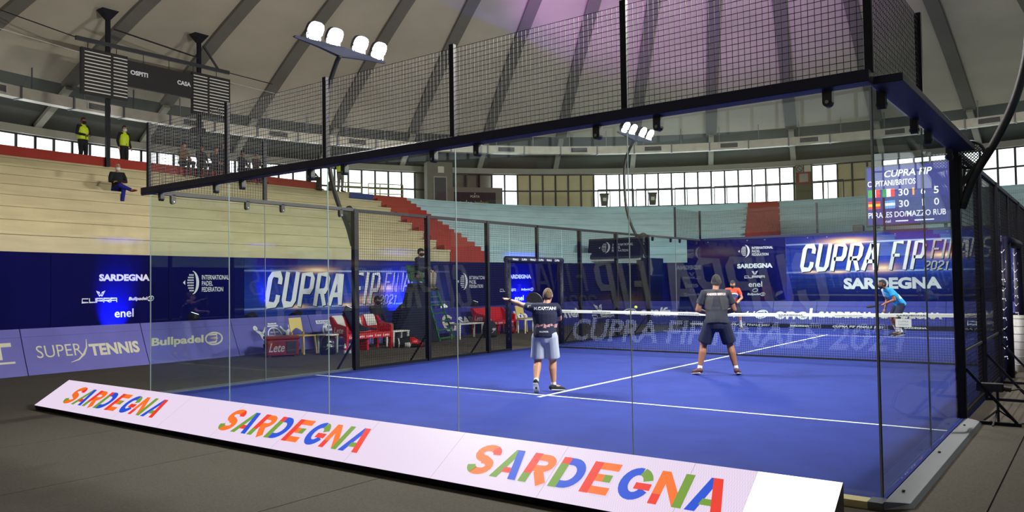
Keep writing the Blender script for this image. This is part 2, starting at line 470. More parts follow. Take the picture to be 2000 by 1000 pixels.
# ------------------------------------------------------------------ dome
def dome_z(r): return 8.5+8.0*(1-(r/29)**2)
d = MB(); rr = [0.01, 2, 5, 8, 11, 14, 17, 20, 22, 24, 25.5, 26.6]
NA = 160
v = [(*circ(360*k/NA, r), dome_z(r)) for r in rr for k in range(NA)]
f = [(i*NA+k, (i+1)*NA+k, (i+1)*NA+(k+1) % NA, i*NA+(k+1) % NA) for i in range(len(rr)-1) for k in range(NA)]
ceiling = d.add(v, f).build('ceiling', 'concrete', smooth=True)
tag(ceiling, 'grey ribbed concrete dome over the hall', kind='structure')
rb = MB(); prof = []
for r in (4, 6, 8, 10, 12, 14, 16, 18, 20, 22, 24, 25.5, 26.55):
    z = dome_z(r)
    prof.append([(r, -0.3, z+0.05), (r, 0.3, z+0.05), (r, 0.27, z-0.13), (r, -0.27, z-0.13)])
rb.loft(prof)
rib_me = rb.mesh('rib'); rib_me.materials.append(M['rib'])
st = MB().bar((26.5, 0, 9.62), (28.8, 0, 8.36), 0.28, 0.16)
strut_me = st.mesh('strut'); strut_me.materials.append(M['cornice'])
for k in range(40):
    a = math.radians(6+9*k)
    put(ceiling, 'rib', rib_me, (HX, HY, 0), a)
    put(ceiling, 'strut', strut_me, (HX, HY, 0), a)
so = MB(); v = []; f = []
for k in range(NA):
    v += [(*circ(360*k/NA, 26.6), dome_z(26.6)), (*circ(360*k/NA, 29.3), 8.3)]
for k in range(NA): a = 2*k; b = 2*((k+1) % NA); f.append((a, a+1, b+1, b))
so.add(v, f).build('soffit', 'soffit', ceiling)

# ------------------------------------------------------------------ gallery windows (one unit for every nine degrees)
def box_mesh(name, lo, hi, m):
    me = MB().box(lo, hi).mesh(name); me.materials.append(M[m]); return me
PW = 29*math.radians(1.5)
pane_w = box_mesh('pane', (28.98, -PW/2+.05, 0), (29.0, PW/2-.05, 0.90), 'pane')
pane_d = box_mesh('pane', (28.98, -PW/2+.05, 0), (29.0, PW/2-.05, 0.90), 'paneg')
pane_b = box_mesh('panel', (28.98, -PW/2+.05, 0), (29.01, PW/2-.05, 0.90), 'beige')
fr = MB()
for k in range(7):
    a = math.radians(-4.5+1.5*k); c, s = math.cos(a), math.sin(a)
    b = MB().box((28.92, -0.045, 6.0), (29.04, 0.045, 8.0)); b.xf(Matrix.Rotation(a, 4, 'Z')); fr.add(b.v, b.f)
for z0, z1 in ((5.99, 6.07), (6.96, 7.05), (7.93, 8.01)):
    for k in range(6):
        a = math.radians(-3.75+1.5*k)
        b = MB().box((28.93, -PW/2, z0), (29.03, PW/2, z1)); b.xf(Matrix.Rotation(a, 4, 'Z')); fr.add(b.v, b.f)
frame_me = fr.mesh('window_frame'); frame_me.materials.append(M['winframe'])
big_pane = {}
for row, z in ((0, 6.06), (1, 7.04)):
    b = MB()
    for k in range(6):
        a = math.radians(-3.75+1.5*k)
        q = MB().box((28.98, -PW/2, z), (29.0, PW/2, z+0.9)); q.xf(Matrix.Rotation(a, 4, 'Z')); b.add(q.v, q.f)
    big_pane[row] = b.mesh('pane_row'); big_pane[row].materials.append(M['paneb'])
for s in range(40):
    ca = 9*s+1.5
    win = thing('window_%d' % (s+1), 'dark framed bay of frosted gallery windows under the dome', None, (HX, HY, 0), math.radians(ca), kind='structure')
    put(win, 'window_frame', frame_me)
    if 75 < ca < 200:
        for k in range(6):
            a = -3.75+1.5*k; c = ca+a
            if 103.0 < c < 105 or 140 < c < 148.8: continue
            for z in (6.06, 7.04):
                me = pane_w
                if 127.7 < c < 136.8 or 95.8 < c < 100.2: me = pane_b
                elif c < 95.8 or (c > 150 and (int(c*7) % 3 == 0)): me = pane_d
                put(win, 'panel' if me is pane_b else 'pane', me, (0, 0, z), math.radians(a))
    else:
        put(win, 'pane_row', big_pane[0]); put(win, 'pane_row', big_pane[1])

def at_deg(deg, r, z=6.0): x, y = circ(deg, r); return (x, y, z)
# ventilation duct hung round the foot of the dome
duct = thing('ventilation_duct', 'galvanised rectangular air duct hung round the foot of the dome', 'duct')
DR = 26.15; hw = DR*math.radians(2.25)
dm = MB().box((DR-0.2, -hw+.03, 8.72), (DR+0.2, hw-.03, 9.14)); seg_me = dm.mesh('duct_segment'); seg_me.materials.append(M['galv'])
fl = MB().box((DR-0.24, -0.03, 8.69), (DR+0.24, 0.03, 9.17)); fl_me = fl.mesh('flange'); fl_me.materials.append(M['alu'])
gr = MB().box((DR-0.235, -.5, 8.8), (DR-0.2, .5, 9.06)); gr_me = gr.mesh('vent_frame'); gr_me.materials.append(M['white'])
gi = MB()
for k in range(6): gi.box((DR-0.25, -.45, 8.815+.04*k), (DR-0.235, .45, 8.845+.04*k))
gi_me = gi.mesh('vent_grille'); gi_me.materials.append(M['galvdark'])
hg = MB().bar((DR, 0, 9.14), (DR, 0, dome_z(DR)+.05), 0.04); hg_me = hg.mesh('hanger'); hg_me.materials.append(M['alu'])
k = 0; a = 76.0
while a < 200:
    if not (84.5 < a < 93.5 and False):
        put(duct, 'duct_segment', seg_me, (HX, HY, 0), math.radians(a))
        put(duct, 'flange', fl_me, (HX, HY, 0), math.radians(a+2.25))
        if k % 2 == 0:
            p = put(duct, 'vent', gr_me, (HX, HY, 0), math.radians(a)); put(p, 'grille', gi_me)
        put(duct, 'hanger', hg_me, (HX, HY, 0), math.radians(a+1.1))
    a += 4.5; k += 1

# gallery railings
def railing(a0, a1, r, h, m, label, bars=1, cat='railing', group=None):
    t = thing('gallery_railing', label, cat, group=group)
    n = max(2, int((a1-a0)/1.2))
    P = [at_deg(a0+(a1-a0)*k/n, r) for k in range(n+1)]
    for b in range(bars):
        z = 6.0+h*(1-b/ max(1, bars))
        MB().tube([(p[0], p[1], z) for p in P], 0.028, 6).build('rail', m, t)
    for p in (P[0], P[len(P)//2], P[-1]):
        MB().tube([(p[0], p[1], 5.98), (p[0], p[1], 6.0+h)], 0.028, 6).build('rail_post', m, t)
    return t
RG = 'dark railings before the gallery windows'
a = 127.2
names = ['beside the beige panels', 'behind the grey bin', 'in the middle of the window row', 'right of the window row middle', 'nearest the fire cabinet']
for k in range(5):
    railing(a-4.2, a, 28.2, 0.98, 'blackm', 'thin dark gallery railing %s' % names[k], group=RG)
    a -= 4.5
railing(99.8, 103.0, 28.2, 0.98, 'blackm', 'thin dark gallery railing right of the fire cabinet', group=RG)
railing(150.6, 154.6, 27.6, 1.05, 'yellowrail', 'pale yellow barred railing at the head of the red stairs', 4)
railing(155.4, 159.0, 27.6, 1.05, 'yellowrail', 'pale yellow barred railing behind the standing steward', 4)
railing(182.8, 192, 27.4, 0.85, 'yellowrail', 'long yellow handrail at the far left of the gallery', 1)

# concrete pier with framed opening, poster wall, fire cabinet pier
def at_frame(deg, r): return at_deg(deg, r, 5.98), math.radians(deg-90)   # local -y looks to the hall centre
p, rz = at_frame(146.5, 27.3)
t = thing('concrete_pier', 'pale grey pier with a dark framed opening on the gallery', 'pier', p, rz)
MB().box((-.72, -.2, 0), (.72, .5, 2.35)).build('body', 'wallback', t, bevel=.01)
MB().box((-.38, -.24, 0.02), (.38, -.2, 1.55)).build('opening_frame', 'cornice', t)
MB().box((-.32, -.25, 0.05), (.32, -.235, 1.48)).build('opening', 'winframe', t)
MB().box((-.12, -.23, 1.75), (.22, -.2, 2.1)).build('notice', 'offwhite', t)
p, rz = at_frame(142.1, 27.3)
t = thing('poster_wall', 'low plastered wall with a dark poster under the gallery windows', 'wall panel', p, rz)
MB().box((-1.5, -.12, 0), (1.5, .3, 1.0)).build('body', 'wallback', t, bevel=.01)
MB().box((-1.28, -.15, 0.02), (1.08, -.12, 0.72)).build('poster', 'charc', t)
P = Print(); P.text('PORTA', -.36, .42, .52, .13, .01); P.rect(-.13, .60, -.09, .68)
P.build('lettering', 'offwhite', t, lambda u, v: (u, -.156, v))
for u0, n_, m_ in ((-.95, 16, 'offwhite'), (-.12, 18, 'yellowrail')):
    P = Print(); P.stroke([(u0+.045*k, .13+.05*((k*7) % 3)/2+(.10 if k in (0, 3, 8) else 0)*(k % 2 == 0)) for k in range(n_)], .022)
    P.build('script_line', m_, t, lambda u, v: (u, -.156, v))
p, rz = at_frame(103.9, 28.6)
t = thing('service_pier', 'olive pier between window bays carrying a red fire cabinet', 'pier', p, rz)
MB().box((-.45, -.1, 0), (.45, .5, 2.0)).build('body', mat('olive_wall', (92, 90, 66), .8), t)
c = MB().box((-.32, -.26, .95), (.30, -.1, 1.55)).build('fire_cabinet', 'redpaint', t, bevel=.01)
MB().box((-.24, -.275, 1.02), (.22, -.26, 1.48)).build('cabinet_window', 'cornice', c)
P = Print(); P.ring(-.22, 1.78, .15, .15, .035); P.stroke([(-.32, 1.88), (-.12, 1.68)], .03)
MB().box((-.4, -.13, 1.6), (-.04, -.1, 1.96)).build('sign_plate', 'cornice', t)
P.build('no_smoking_mark', 'blackp', t, lambda u, v: (u, -.135, v))
MB().box((.02, -.13, 1.6), (.36, -.1, 1.96)).build('notice', 'offwhite', t)
def bin_(deg, label):
    p, rz = at_frame(deg, 27.6)
    t = thing('waste_bin', label, 'bin', p, rz, group='bins on the gallery')
    MB().loft([[(sx*(.17+.06*k), sy*(.15+.05*k), .62*k) for sx, sy in ((-1,-1),(1,-1),(1,1),(-1,1))] for k in (0, 1)]).build('body', 'blackp', t)
    MB().box((-.26, -.23, .62), (.26, .22, .70)).build('lid', 'blackp', t, bevel=.02)
    MB().box((-.1, -.205, .25), (.1, -.19, .45)).build('sticker', 'offwhite', t)
bin_(126.6, 'black waste bin at the left end of the far gallery windows')
bin_(120.9, 'black waste bin nearer the middle of the far gallery windows')
# round sign and a bag at the left of the gallery
p, rz = at_frame(184.0, 28.4)
t = thing('round_notice', 'round grey no smoking board leaning at the left gallery windows', 'sign', p, rz)
MB().prism([(.32*math.cos(2*PI*k/24), .9+.32*math.sin(2*PI*k/24)) for k in range(24)], 1, -.03, 0).build('plate', 'wallback', t)
MB().box((-.3, -.02, 0), (.3, 0, .62)).build('stand_board', 'darkred', t)
P = Print(); P.ring(0, .9, .25, .25, .04); P.stroke([(-.17, 1.07), (.17, .73)], .04); P.build('mark', 'blackp', t, lambda u, v: (u, -.035, v))
# ------------------------------------------------------------------ court
court = MB().box((-0.02, -0.02, FZ), (10.02, 20.02, 0.0)).build('floor_court', 'turf'); tag(court, 'blue artificial turf padel court', kind='structure')
LW = 0.05
for lo, hi in (((0.02, 3.05-LW/2), (9.98, 3.05+LW/2)), ((0.02, 16.95-LW/2), (9.98, 16.95+LW/2)), ((5-LW/2, 2.85), (5+LW/2, 17.15))):
    z = 0.004 if lo[0] < 1 else 0.006
    MB().box((*lo, 0), (*hi, z)).build('court_line', 'linewhite', court)
o = MB().box((-0.05, -0.15, FZ), (9.93, -0.02, 0.0)).build('edge_board', 'tan', court)
o = MB().box((-0.13, 0.0, FZ), (-0.02, 4.0, 0.03)).build('edge_sill', 'alu', court)

# ---- wire mesh panels: 50 mm squares
def wire_panel(name, parent, p0, p1, z0, z1, pitch=0.05, d=0.0042, m='wire'):
    p0, p1 = Vector((*p0, 0)), Vector((*p1, 0)); L = (p1-p0).length; u = (p1-p0)/L
    b = MB(); nv = max(1, round(L/pitch)); nh = max(1, round((z1-z0)/pitch))
    nrm = Vector((-u.y, u.x, 0))*d*0.6
    for i in range(nv+1):
        q = p0+u*(L*i/nv)+nrm; b.bar((q.x, q.y, z0), (q.x, q.y, z1), d, d, up=(u.x, u.y, 0))
    for j in range(nh+1):
        z = z0+(z1-z0)*j/nh; a = p0-nrm; c = p1-nrm
        b.bar((a.x, a.y, z), (c.x, c.y, z), d, d)
    o = b.build(name, m, parent); o['kind'] = 'stuff'; return o

GT = 0.012
def glass_pane(parent, lo, hi): 
    return MB().box(lo, hi).build('glass_pane', 'glass', parent)
clip_me = MB().box((-.035, -.03, -.05), (.035, .03, .06)).prism([(.035*math.cos(PI+PI*k/8), -.05+.035*math.sin(PI+PI*k/8)) for k in range(9)], 1, -.03, .03).mesh('glass_clip')
clip_me.materials.append(M['blackp'])
bolt_me = MB().prism([(.014*math.cos(2*PI*k/10), .014*math.sin(2*PI*k/10)) for k in range(10)], 1, -.042, .042).mesh('bolt'); bolt_me.materials.append(M['alu'])

# ---- near end wall (y = 0)
nw = thing('glass_end_wall', 'near glass end wall of the court topped by a navy beam and wire mesh', 'glass wall')
for k in range(5): glass_pane(nw, (2*k+.004, -GT/2, 0.01), (2*k+2-.004, GT/2, 2.97))
MB().box((-.02, -.14, 2.985), (10.02, .02, 3.075)).build('top_beam', 'beamblue', nw, bevel=.006)
MB().prism([(-.02, -.14), (-.22, -.02), (-.02, .02)], 2, 2.985, 3.075).build('beam_tip', 'beamblue', nw)
for k in range(6):
    MB().box((2*k-.03, -.05, 3.07), (2*k+.03, 0.0, 4.06)).build('post', 'navy', nw, bevel=.004)
for k in range(5):
    wire_panel('wire_mesh', nw, (2*k+.03, -.015), (2*k+1.97, -.015), 3.08, 4.02)
for x in (.3, 1.7, 2.3, 3.7, 4.3, 5.7, 6.3, 7.7, 8.3, 9.7):
    put(put(nw, 'glass_clip', clip_me, (x, 0, 2.95)), 'bolt', bolt_me, (0, 0, -.05))
for k in range(5): MB().box((2*k-.002, -GT/2-.001, .01), (2*k+.002, GT/2+.001, 2.97)).build('glass_joint', 'gedge', nw)
MB().box((9.99, -.012, .01), (10.004, .008, 2.97)).build('corner_joint', 'gedge', nw)
MB().box((10.004, -.010, .01), (10.008, .007, 2.97)).build('corner_seal', 'blackp', nw)

# ---- far end wall (y = 20)
fw = thing('glass_end_wall', 'far glass end wall of the court in front of the large banner', 'glass wall')
for k in range(5): glass_pane(fw, (2*k+.004, 20-GT/2, 0.01), (2*k+2-.004, 20+GT/2, 2.97))
MB().box((-.02, 19.98, 2.985), (10.02, 20.12, 3.06)).build('top_beam', 'beamblue', fw)
for k in (0, 2, 3, 5):
    MB().box((2*k-.03, 20.0, 3.06), (2*k+.03, 20.05, 4.05)).build('post', 'navy', fw)
for a, b in ((0, 4), (4, 6), (6, 10)):
    wire_panel('wire_mesh', fw, (a+.03, 20.015), (b-.03, 20.015), 3.07, 4.0)
for x in (.3, 1.7, 2.3, 3.7, 4.3, 5.7, 6.3, 7.7, 8.3, 9.7):
    put(fw, 'bolt', bolt_me, (x, 20, 2.93))

# ---- the two long sides
def side(x, s, label):            # s = outward sign
    t = thing('court_side_fence', label, 'fence')
    for y0 in (0, 2, 16, 18):
        glass_pane(t, (x-GT/2, y0+.008, 0.01), (x+GT/2, y0+2-.008, 2.97))
    for y0, y1 in ((0, 4), (16, 20)):
        a, b = sorted((x-.01*s, x+.21*s)) if s > 0 else sorted((x-.05, x+.03))
        MB().box((a, y0+(.02 if y0 == 0 else 0), 2.99), (b, y1, 3.05)).build('top_beam', 'beamblue' if s > 0 else 'galvdark', t, bevel=.004)
        ys = (0.0, 2.0) if y0 == 0 else (18.0, 20.0)
        for y in ys:
            if y in (0.0, 20.0): continue
            MB().box((x-.025, y-.03, 3.05), (x+.025, y+.03, 4.05)).build('post', 'navy', t)
        wire_panel('wire_mesh', t, (x, ys[0]+.04), (x, ys[1]-.03), 3.06, 4.0)
        for y in (.35, 1.65, 2.35, 3.65) if y0 == 0 else (16.35, 17.65, 18.35, 19.65):
            put(put(t, 'glass_clip', clip_me, (x, y, 2.95), PI/2), 'bolt', bolt_me, (0, 0, -.05))
    for y in (2, 18): MB().box((x-GT/2-.001, y-.003, .01), (x+GT/2+.001, y+.003, 2.97)).build('glass_joint', 'gedge', t)
    for y in (4, 6, 8, 12, 14, 16):
        w_ = .05 if y in (4, 16) else .04
        MB().box((x-.05, y-w_, FZ), (x+.05, y+w_, 3.03)).build('post', 'navy', t, bevel=.005)
        br = MB().bar((x+.05*s, y, .55), (x+.52*s, y, FZ+.03), .03).bar((x+.05*s, y, FZ+.02), (x+.56*s, y, FZ+.02), .05, .03)
        br.build('foot_brace', 'navy', t)
        for z in (.15, 1.1, 2.1, 2.85): put(t, 'bolt', bolt_me, (x, y-.015*(1 if y > 4 else 0), z), PI/2)
    MB().box((x-.03, 9.96, 2.18), (x+.03, 10.04, 3.03)).build('post', 'navy', t)
    MB().box((x-.03, 4, 2.98), (x+.03, 16, 3.04)).build('top_rail', 'navy', t)
    for y0, y1, z0 in ((4.05, 5.96, .05), (6.04, 7.96, .05), (8.04, 8.82, .05), (8.9, 11.1, 2.25), (11.18, 11.96, .05), (12.04, 13.96, .05), (14.04, 15.95, .05)):
        wire_panel('wire_mesh', t, (x, y0), (x, y1), z0, 2.98)
    for y0, y1 in ((4, 8.86), (11.14, 16)):
        MB().box((x-.02, y0, .0), (x+.02, y1, .05)).build('bottom_rail', 'navy', t)
        if s > 0:
            MB().box((x-.012, y0, .70), (x+.012, y1, .73)).build('mid_rail', 'alu', t)
            MB().box((x-.012, y0, 1.42), (x+.012, y1, 1.44)).build('mid_rail', 'navy', t)
    return t
side(0.0, -1, 'left long side of the court, glass corners and navy mesh fence')
side(10.0, 1, 'right long side of the court, glass corner and fence with braced posts')

# ---- padded entrance portals
def portal(x, s, label):
    t = thing('entrance_portal', label, 'gateway', (x, 10, 0))
    tick = Print()
    for y in (-1.14, 1.14):
        MB().tube([(0, y, FZ), (0, y, 2.2)], .075, 12).build('padded_post', 'beamblue', t, smooth=True)
        pr = Print()
        z = .25
        while z < 2.1:
            kind = int(z*10) % 3
            if kind == 0: pr.rect(-.06, z, .06, z+.035)
            elif kind == 1: pr.poly([(-.05, z+.06), (.05, z+.06), (0, z)])
            else: pr.rect(-.045, z, .045, z+.02); pr.rect(-.02, z+.03, .04, z+.05)
            z += .155
        # wrap the marks round the court-facing side of the post
        pr.build('padding_print', 'whitep', t, lambda u, v, y=y: (-s*.079*math.cos(u/.079+.9*s*1.0), y-.079*math.sin(u/.079+.9), v))
    MB().tube([(0, -1.2, 2.16), (0, 1.2, 2.16)], .085, 12).build('padded_lintel', 'beamblue', t, smooth=True)
    pr = Print()
    for k in range(6): pr.text(('FINALS', 'CUPRA')[k % 2], -1.05+.36*k, -.02, .22, .05, .01)
    pr.build('padding_print', 'whitep', t, lambda u, v: (-s*.088, u if s < 0 else -u, 2.16+v))
    MB().box((-.02, -.025, FZ), (.02, .025, .95)).build('net_post', 'navy', t)
    return t
portal(-0.06, -1, 'navy padded entrance frame at the left end of the net')
portal(10.06, 1, 'navy padded entrance frame at the right end of the net')
pd = thing('post_padding', 'white printed roll of padding round the right net post', 'padding', (10.12, 9.86, FZ))
MB().tube([(0, 0, 0), (0, 0, .96)], .105, 20).build('roll', 'white', pd, smooth=True)
for k in range(7):
    MB().tube([(0, 0, .12+.13*k), (0, 0, .135+.13*k)], [.1065, .1065], 20).build('print_band', 'greyp', pd, smooth=True)

# ---- aluminium sill plate along the right glass
sp = thing('sill_plate', 'folded aluminium plate at the foot of the right corner glass', 'plate')
MB().hexa([(10.03, -.12, FZ), (10.2, .03, FZ), (10.2, 4.0, FZ), (10.03, 4.0, FZ), (10.03, -.1, .005), (10.17, .05, -.02), (10.17, 4.0, -.02), (10.03, 4.0, .005)]).build('plate', 'alu', sp, bevel=.004)
MB().box((9.93, -.15, FZ), (10.03, 0.0, .003)).build('corner_plate', 'alu', sp)
for y in (.3, 1.9, 3.5): MB().ball((10.08, y, .003), (.014, .014, .008), 8, 5).build('screw', 'galvdark', sp)

# ------------------------------------------------------------------ net
net = thing('padel_net', 'black net with white top band and pale lettering across the court', 'net')
NC = 0.045; nx = int(9.96/NC); nz = 18
lp = Print(); lp.text('CUPRA FIP FINALS 2021', .95, .20, 7.3, .52, .02, .25)
tris = []
for q in lp.f:
    P_ = [lp.v[i] for i in q]
    for k in range(1, len(P_)-1): tris.append((P_[0], P_[k], P_[k+1]))
grid = {}
for a, b, c in tris:
    for ix in range(int(min(a[0], b[0], c[0])/.25), int(max(a[0], b[0], c[0])/.25)+1): grid.setdefault(ix, []).append((a, b, c))
def inside(x, z):
    for a, b, c in grid.get(int(x/.25), ()):
        d1 = (x-b[0])*(a[1]-b[1])-(a[0]-b[0])*(z-b[1]); d2 = (x-c[0])*(b[1]-c[1])-(b[0]-c[0])*(z-c[1]); d3 = (x-a[0])*(c[1]-a[1])-(c[0]-a[0])*(z-a[1])
        if not ((d1 < 0 or d2 < 0 or d3 < 0) and (d1 > 0 or d2 > 0 or d3 > 0)): return True
    return False
dark, pale = MB(), MB()
def run(fixed, vert):
    n_ = nz if vert else nx
    st_, cur = 0, None
    for k in range(n_+1):
        if k < n_:
            m_ = (k+.5)*NC
            val = inside(.02+fixed, .03+m_) if vert else inside(.02+m_, .03+fixed)
        else: val = None
        if val != cur:
            if cur is not None:
                a, b = st_*NC, k*NC; d_ = .0045 if not cur else .0062
                B = pale if cur else dark
                if vert: B.bar((.02+fixed, 10, .03+a), (.02+fixed, 10, .03+b), d_)
                else: B.bar((.02+a, 10.003, .03+fixed), (.02+b, 10.003, .03+fixed), d_)
            st_, cur = k, val
for i in range(nx+1): run(i*NC, True)
for j in range(nz+1): run(j*NC, False)
o = dark.build('net_cord', 'blackp', net); o['kind'] = 'stuff'
o = pale.build('net_lettering', mat('net_letter_cord', (132, 138, 164), .8), net); o['kind'] = 'stuff'
def bandz(x): return .88+.04*abs(x-5)/5
b = MB(); P_ = [x*.5 for x in range(21)]
b.loft([[(x, 9.965, bandz(x)-.055), (x, 10.035, bandz(x)-.055), (x, 10.035, bandz(x)), (x, 10.0, bandz(x)+.012), (x, 9.965, bandz(x))] for x in P_])
b.build('top_band', 'white', net)
pr = Print()
for k in range(9):
    x = .5+1.1*k
    if k % 2: pr.text('SARDEGNA', x, -.042, .5, .03, .03)
    else: pr.text('INTERNATIONAL PADEL FEDERATION', x, -.038, .5, .015, .01)
pr.build('band_print', mat('band_print_grey', (92, 96, 110), .7), net, lambda u, v: (u, 9.962, bandz(u)+v))
MB().box((.02, 9.985, .005), (9.98, 10.015, .035)).build('bottom_tape', 'blackp', net)
pl = thing('net_placard', 'small white printed placard clipped to the net in front of the far player', 'placard', (8.32, 9.95, .67))
MB().box((-.135, -.008, 0), (.135, .0, .15)).build('card', 'white', pl)
pr = Print(); pr.text('CUPRA', -.09, .085, .18, .035, .02); pr.text('SARDEGNA', -.09, .03, .18, .03, .02)
pr.build('lettering', 'greyp', pl, lambda u, v: (u, -.010, v))
MB().bar((-.08, .004, .14), (-.08, .004, .2), .01).bar((.08, .004, .14), (.08, .004, .2), .01).build('clip', 'blackp', pl)
M['ball'] = mat('ball_felt', (190, 222, 60), .95, bump=.3, bscale=90)
bl = thing('padel_ball', 'yellow green ball in flight just above the net', 'ball', (2.79, 9.9, 1.005))
MB().ball((0, 0, 0), .034, 16, 12).build('felt', 'ball', bl, smooth=True)
MB().tube([(.0345*math.cos(t)*math.cos(.5*math.sin(2*t)), .0345*math.sin(t)*math.cos(.5*math.sin(2*t)), .0345*math.sin(.5*math.sin(2*t))) for t in [2*PI*k/32 for k in range(33)]], .0012, 5).build('seam', 'white', bl)

# ------------------------------------------------------------------ floodlight masts
def mast(x, y, s, label):
    """s: outward sign in x; the lamps look to the court"""
    t = thing('floodlight_mast', label, 'floodlight', (x, y, 0), group=None)
    X = lambda d: s*d
    path = [(X(.06), 0, 2.35), (X(.2), 0, 2.72), (X(.42), 0, 3.1), (X(.6), 0, 3.5), (X(.72), 0, 3.95), (X(.76), 0, 4.4), (X(.77), 0, 5.0), (X(.70), 0, 5.5), (X(.5), 0, 5.9), (X(.38), 0, 6.05)]
    # smooth path
    pts = []
    for i in range(len(path)-1):
        p0 = Vector(path[max(i-1, 0)]); p1 = Vector(path[i]); p2 = Vector(path[i+1]); p3 = Vector(path[min(i+2, len(path)-1)])
        for k in range(4):
            u = k/4; pts.append(.5*((2*p1)+(-p0+p2)*u+(2*p0-5*p1+4*p2-p3)*u*u+(-p0+3*p1-3*p2+p3)*u**3))
    pts.append(Vector(path[-1]))
    MB().tube(pts, .045, 10).build('pole', 'blackm', t, smooth=True)
    MB().bar((X(.05), 0, 2.6), (X(.36), 0, 3.0), .05).bar((X(.05), 0, 2.35), (X(.05), 0, 2.95), .06).build('bracket', 'blackm', t)
    # boat-shaped head carrying four lamps
    hd = MB()
    hd.loft([[(X(.38+a*w_), yy, zz) for a, zz in ((-1, z1), (1, z1), (.3, z0), (-.3, z0))] for yy, w_, z0, z1 in ((-1.08, .05, 6.14, 6.17), (-.5, .12, 6.09, 6.17), (0, .16, 6.02, 6.17), (.6, .12, 6.09, 6.17), (1.18, .05, 6.14, 6.17))])
    hd.build('lamp_bar', mat('lamp_bar_grey', (70, 74, 84), .5), t)
    for yy in (-.62, -.15, .5, 1.0):
        aim = Vector((-s*1.0, 0, -.62)).normalized(); c = Vector((X(.36), yy, 6.37))
        R_ = aim.to_track_quat('Z', 'Y').to_matrix().to_4x4()
        TM = Matrix.Translation(c) @ R_
        def sq(r, z, k=24): return [TM @ Vector((r*math.copysign(abs(math.cos(2*PI*i/k))**.7, math.cos(2*PI*i/k)), r*math.copysign(abs(math.sin(2*PI*i/k))**.7, math.sin(2*PI*i/k)), z)) for i in range(k)]
        h = MB().loft([sq(.09, -.16), sq(.16, -.08), sq(.19, .02)]).build('lamp_head', 'blackp', t)
        MB().loft([sq(.175, .02), sq(.165, .035)]).build('lens', 'lampface', h)
        for q in (-1, 1): MB().bar(c+Vector((0, q*.17, -.02)), (X(.38), yy+q*.12, 6.16), .02).build('yoke_arm', 'blackm', h)
        ld = bpy.data.lights.new('floodlight', 'AREA'); ld.shape = 'DISK'; ld.size = .34; ld.energy = LAMP_W; ld.color = (1, .97, .93); ld.spread = math.radians(180)
        lo = bpy.data.objects.new('floodlight_beam', ld); COL.objects.link(lo); lo.parent = t
        lo.matrix_local = Matrix.Translation(c+aim*.06) @ aim.to_track_quat('-Z', 'Y').to_matrix().to_4x4()
    # perforated racket-shaped bracket plate
    pb = MB(); cx_, cz_, r_ = X(.15), 2.95, .15; cell = .033
    for i in range(-4, 5):
        for j in range(-4, 5):
            u, w_ = i*cell, j*cell
            if math.hypot(u, w_) > r_-.012: continue
            sqp = []; hol = []
            for k in range(8):
                a = PI/8+k*PI/4; m_ = max(abs(math.cos(a)), abs(math.sin(a)))
                sqp.append((cx_+u+cell/2*math.cos(a)/m_, 0, cz_+w_+cell/2*math.sin(a)/m_)); hol.append((cx_+u+.0105*math.cos(a), 0, cz_+w_+.0105*math.sin(a)))
            pb.add(sqp+hol, [(k, (k+1) % 8, 8+(k+1) % 8, 8+k) for k in range(8)])
    o = pb.build('perforated_plate', 'blackm', t); sm = o.modifiers.new('solid', 'SOLIDIFY'); sm.thickness = .012; sm.offset = 0
    MB().tube([(cx_+r_*math.cos(2*PI*k/32), 0, cz_+r_*math.sin(2*PI*k/32)) for k in range(33)], .016, 8, False).build('plate_rim', 'blackm', o, smooth=True)
    MB().bar((cx_-s*.04, 0, cz_-r_), (X(.06), 0, 2.55), .02).bar((cx_+s*.04, 0, cz_-r_), (X(.08), 0, 2.5), .02).build('plate_stem', 'blackm', o)
    return t
mast(0, 4, -1, 'black curved floodlight mast at the left court side nearest the camera')
mast(0, 16, -1, 'black curved floodlight mast at the far left corner of the court')
mast(10, 4, 1, 'black curved floodlight mast rising out of frame at the right')
mast(10, 16, 1, 'black curved floodlight mast at the far right of the court')

# ------------------------------------------------------------------ LED perimeter board
led = thing('led_board', 'long slanted screen with colourful lettering on the floor before the glass', 'led screen')
y0, z0, y1, z1 = -1.40, 0.0, -.94, .30
LL = math.hypot(y1-y0, z1-z0)
def ledmap(u, s, off=0.0):
    k = s/LL; ny, nz_ = -(z1-z0)/LL, (y1-y0)/LL
    return (u, y0+(y1-y0)*k+ny*off, z0+(z1-z0)*k+nz_*off)
X0, X1 = -.45, 9.975
MB().add([(X0, y0, z0), (X1, y0, z0), (X1, y1, z1), (X0, y1, z1), (X0, y0+.02, FZ), (X1, y0+.02, FZ), (X1, y1, FZ), (X0, y1, FZ)],
         [(0,3,2,1)[::-1], (4,7,6,5)[::-1], (0,1,5,4)[::-1], (1,2,6,5)[::-1], (2,3,7,6)[::-1], (3,0,4,7)[::-1]]).build('cabinet', 'ledblack', led)
m, N, L, b = new_mat('led_screen_white')
b.inputs['Base Color'].default_value = (.02, .02, .02, 1); b.inputs['Roughness'].default_value = .4
tc = N.new('ShaderNodeTexCoord'); wv = N.new('ShaderNodeTexChecker'); wv.inputs['Scale'].default_value = 110
wv.inputs['Color1'].default_value = (.98, .80, .98, 1); wv.inputs['Color2'].default_value = (.80, .68, .90, 1)
L.new(tc.outputs['Object'], wv.inputs['Vector']); L.new(wv.outputs['Color'], b.inputs['Emission Color']); b.inputs['Emission Strength'].default_value = .61
M['ledwhite'] = m
M['ledover'] = emit_mat('led_screen_overdriven', (255, 255, 255), 1.6)
NM = 10
edges = [X0, .6, 1.65, 2.7, 3.75, 4.8, 5.85, 6.9, 7.95, 9.0, 9.44]
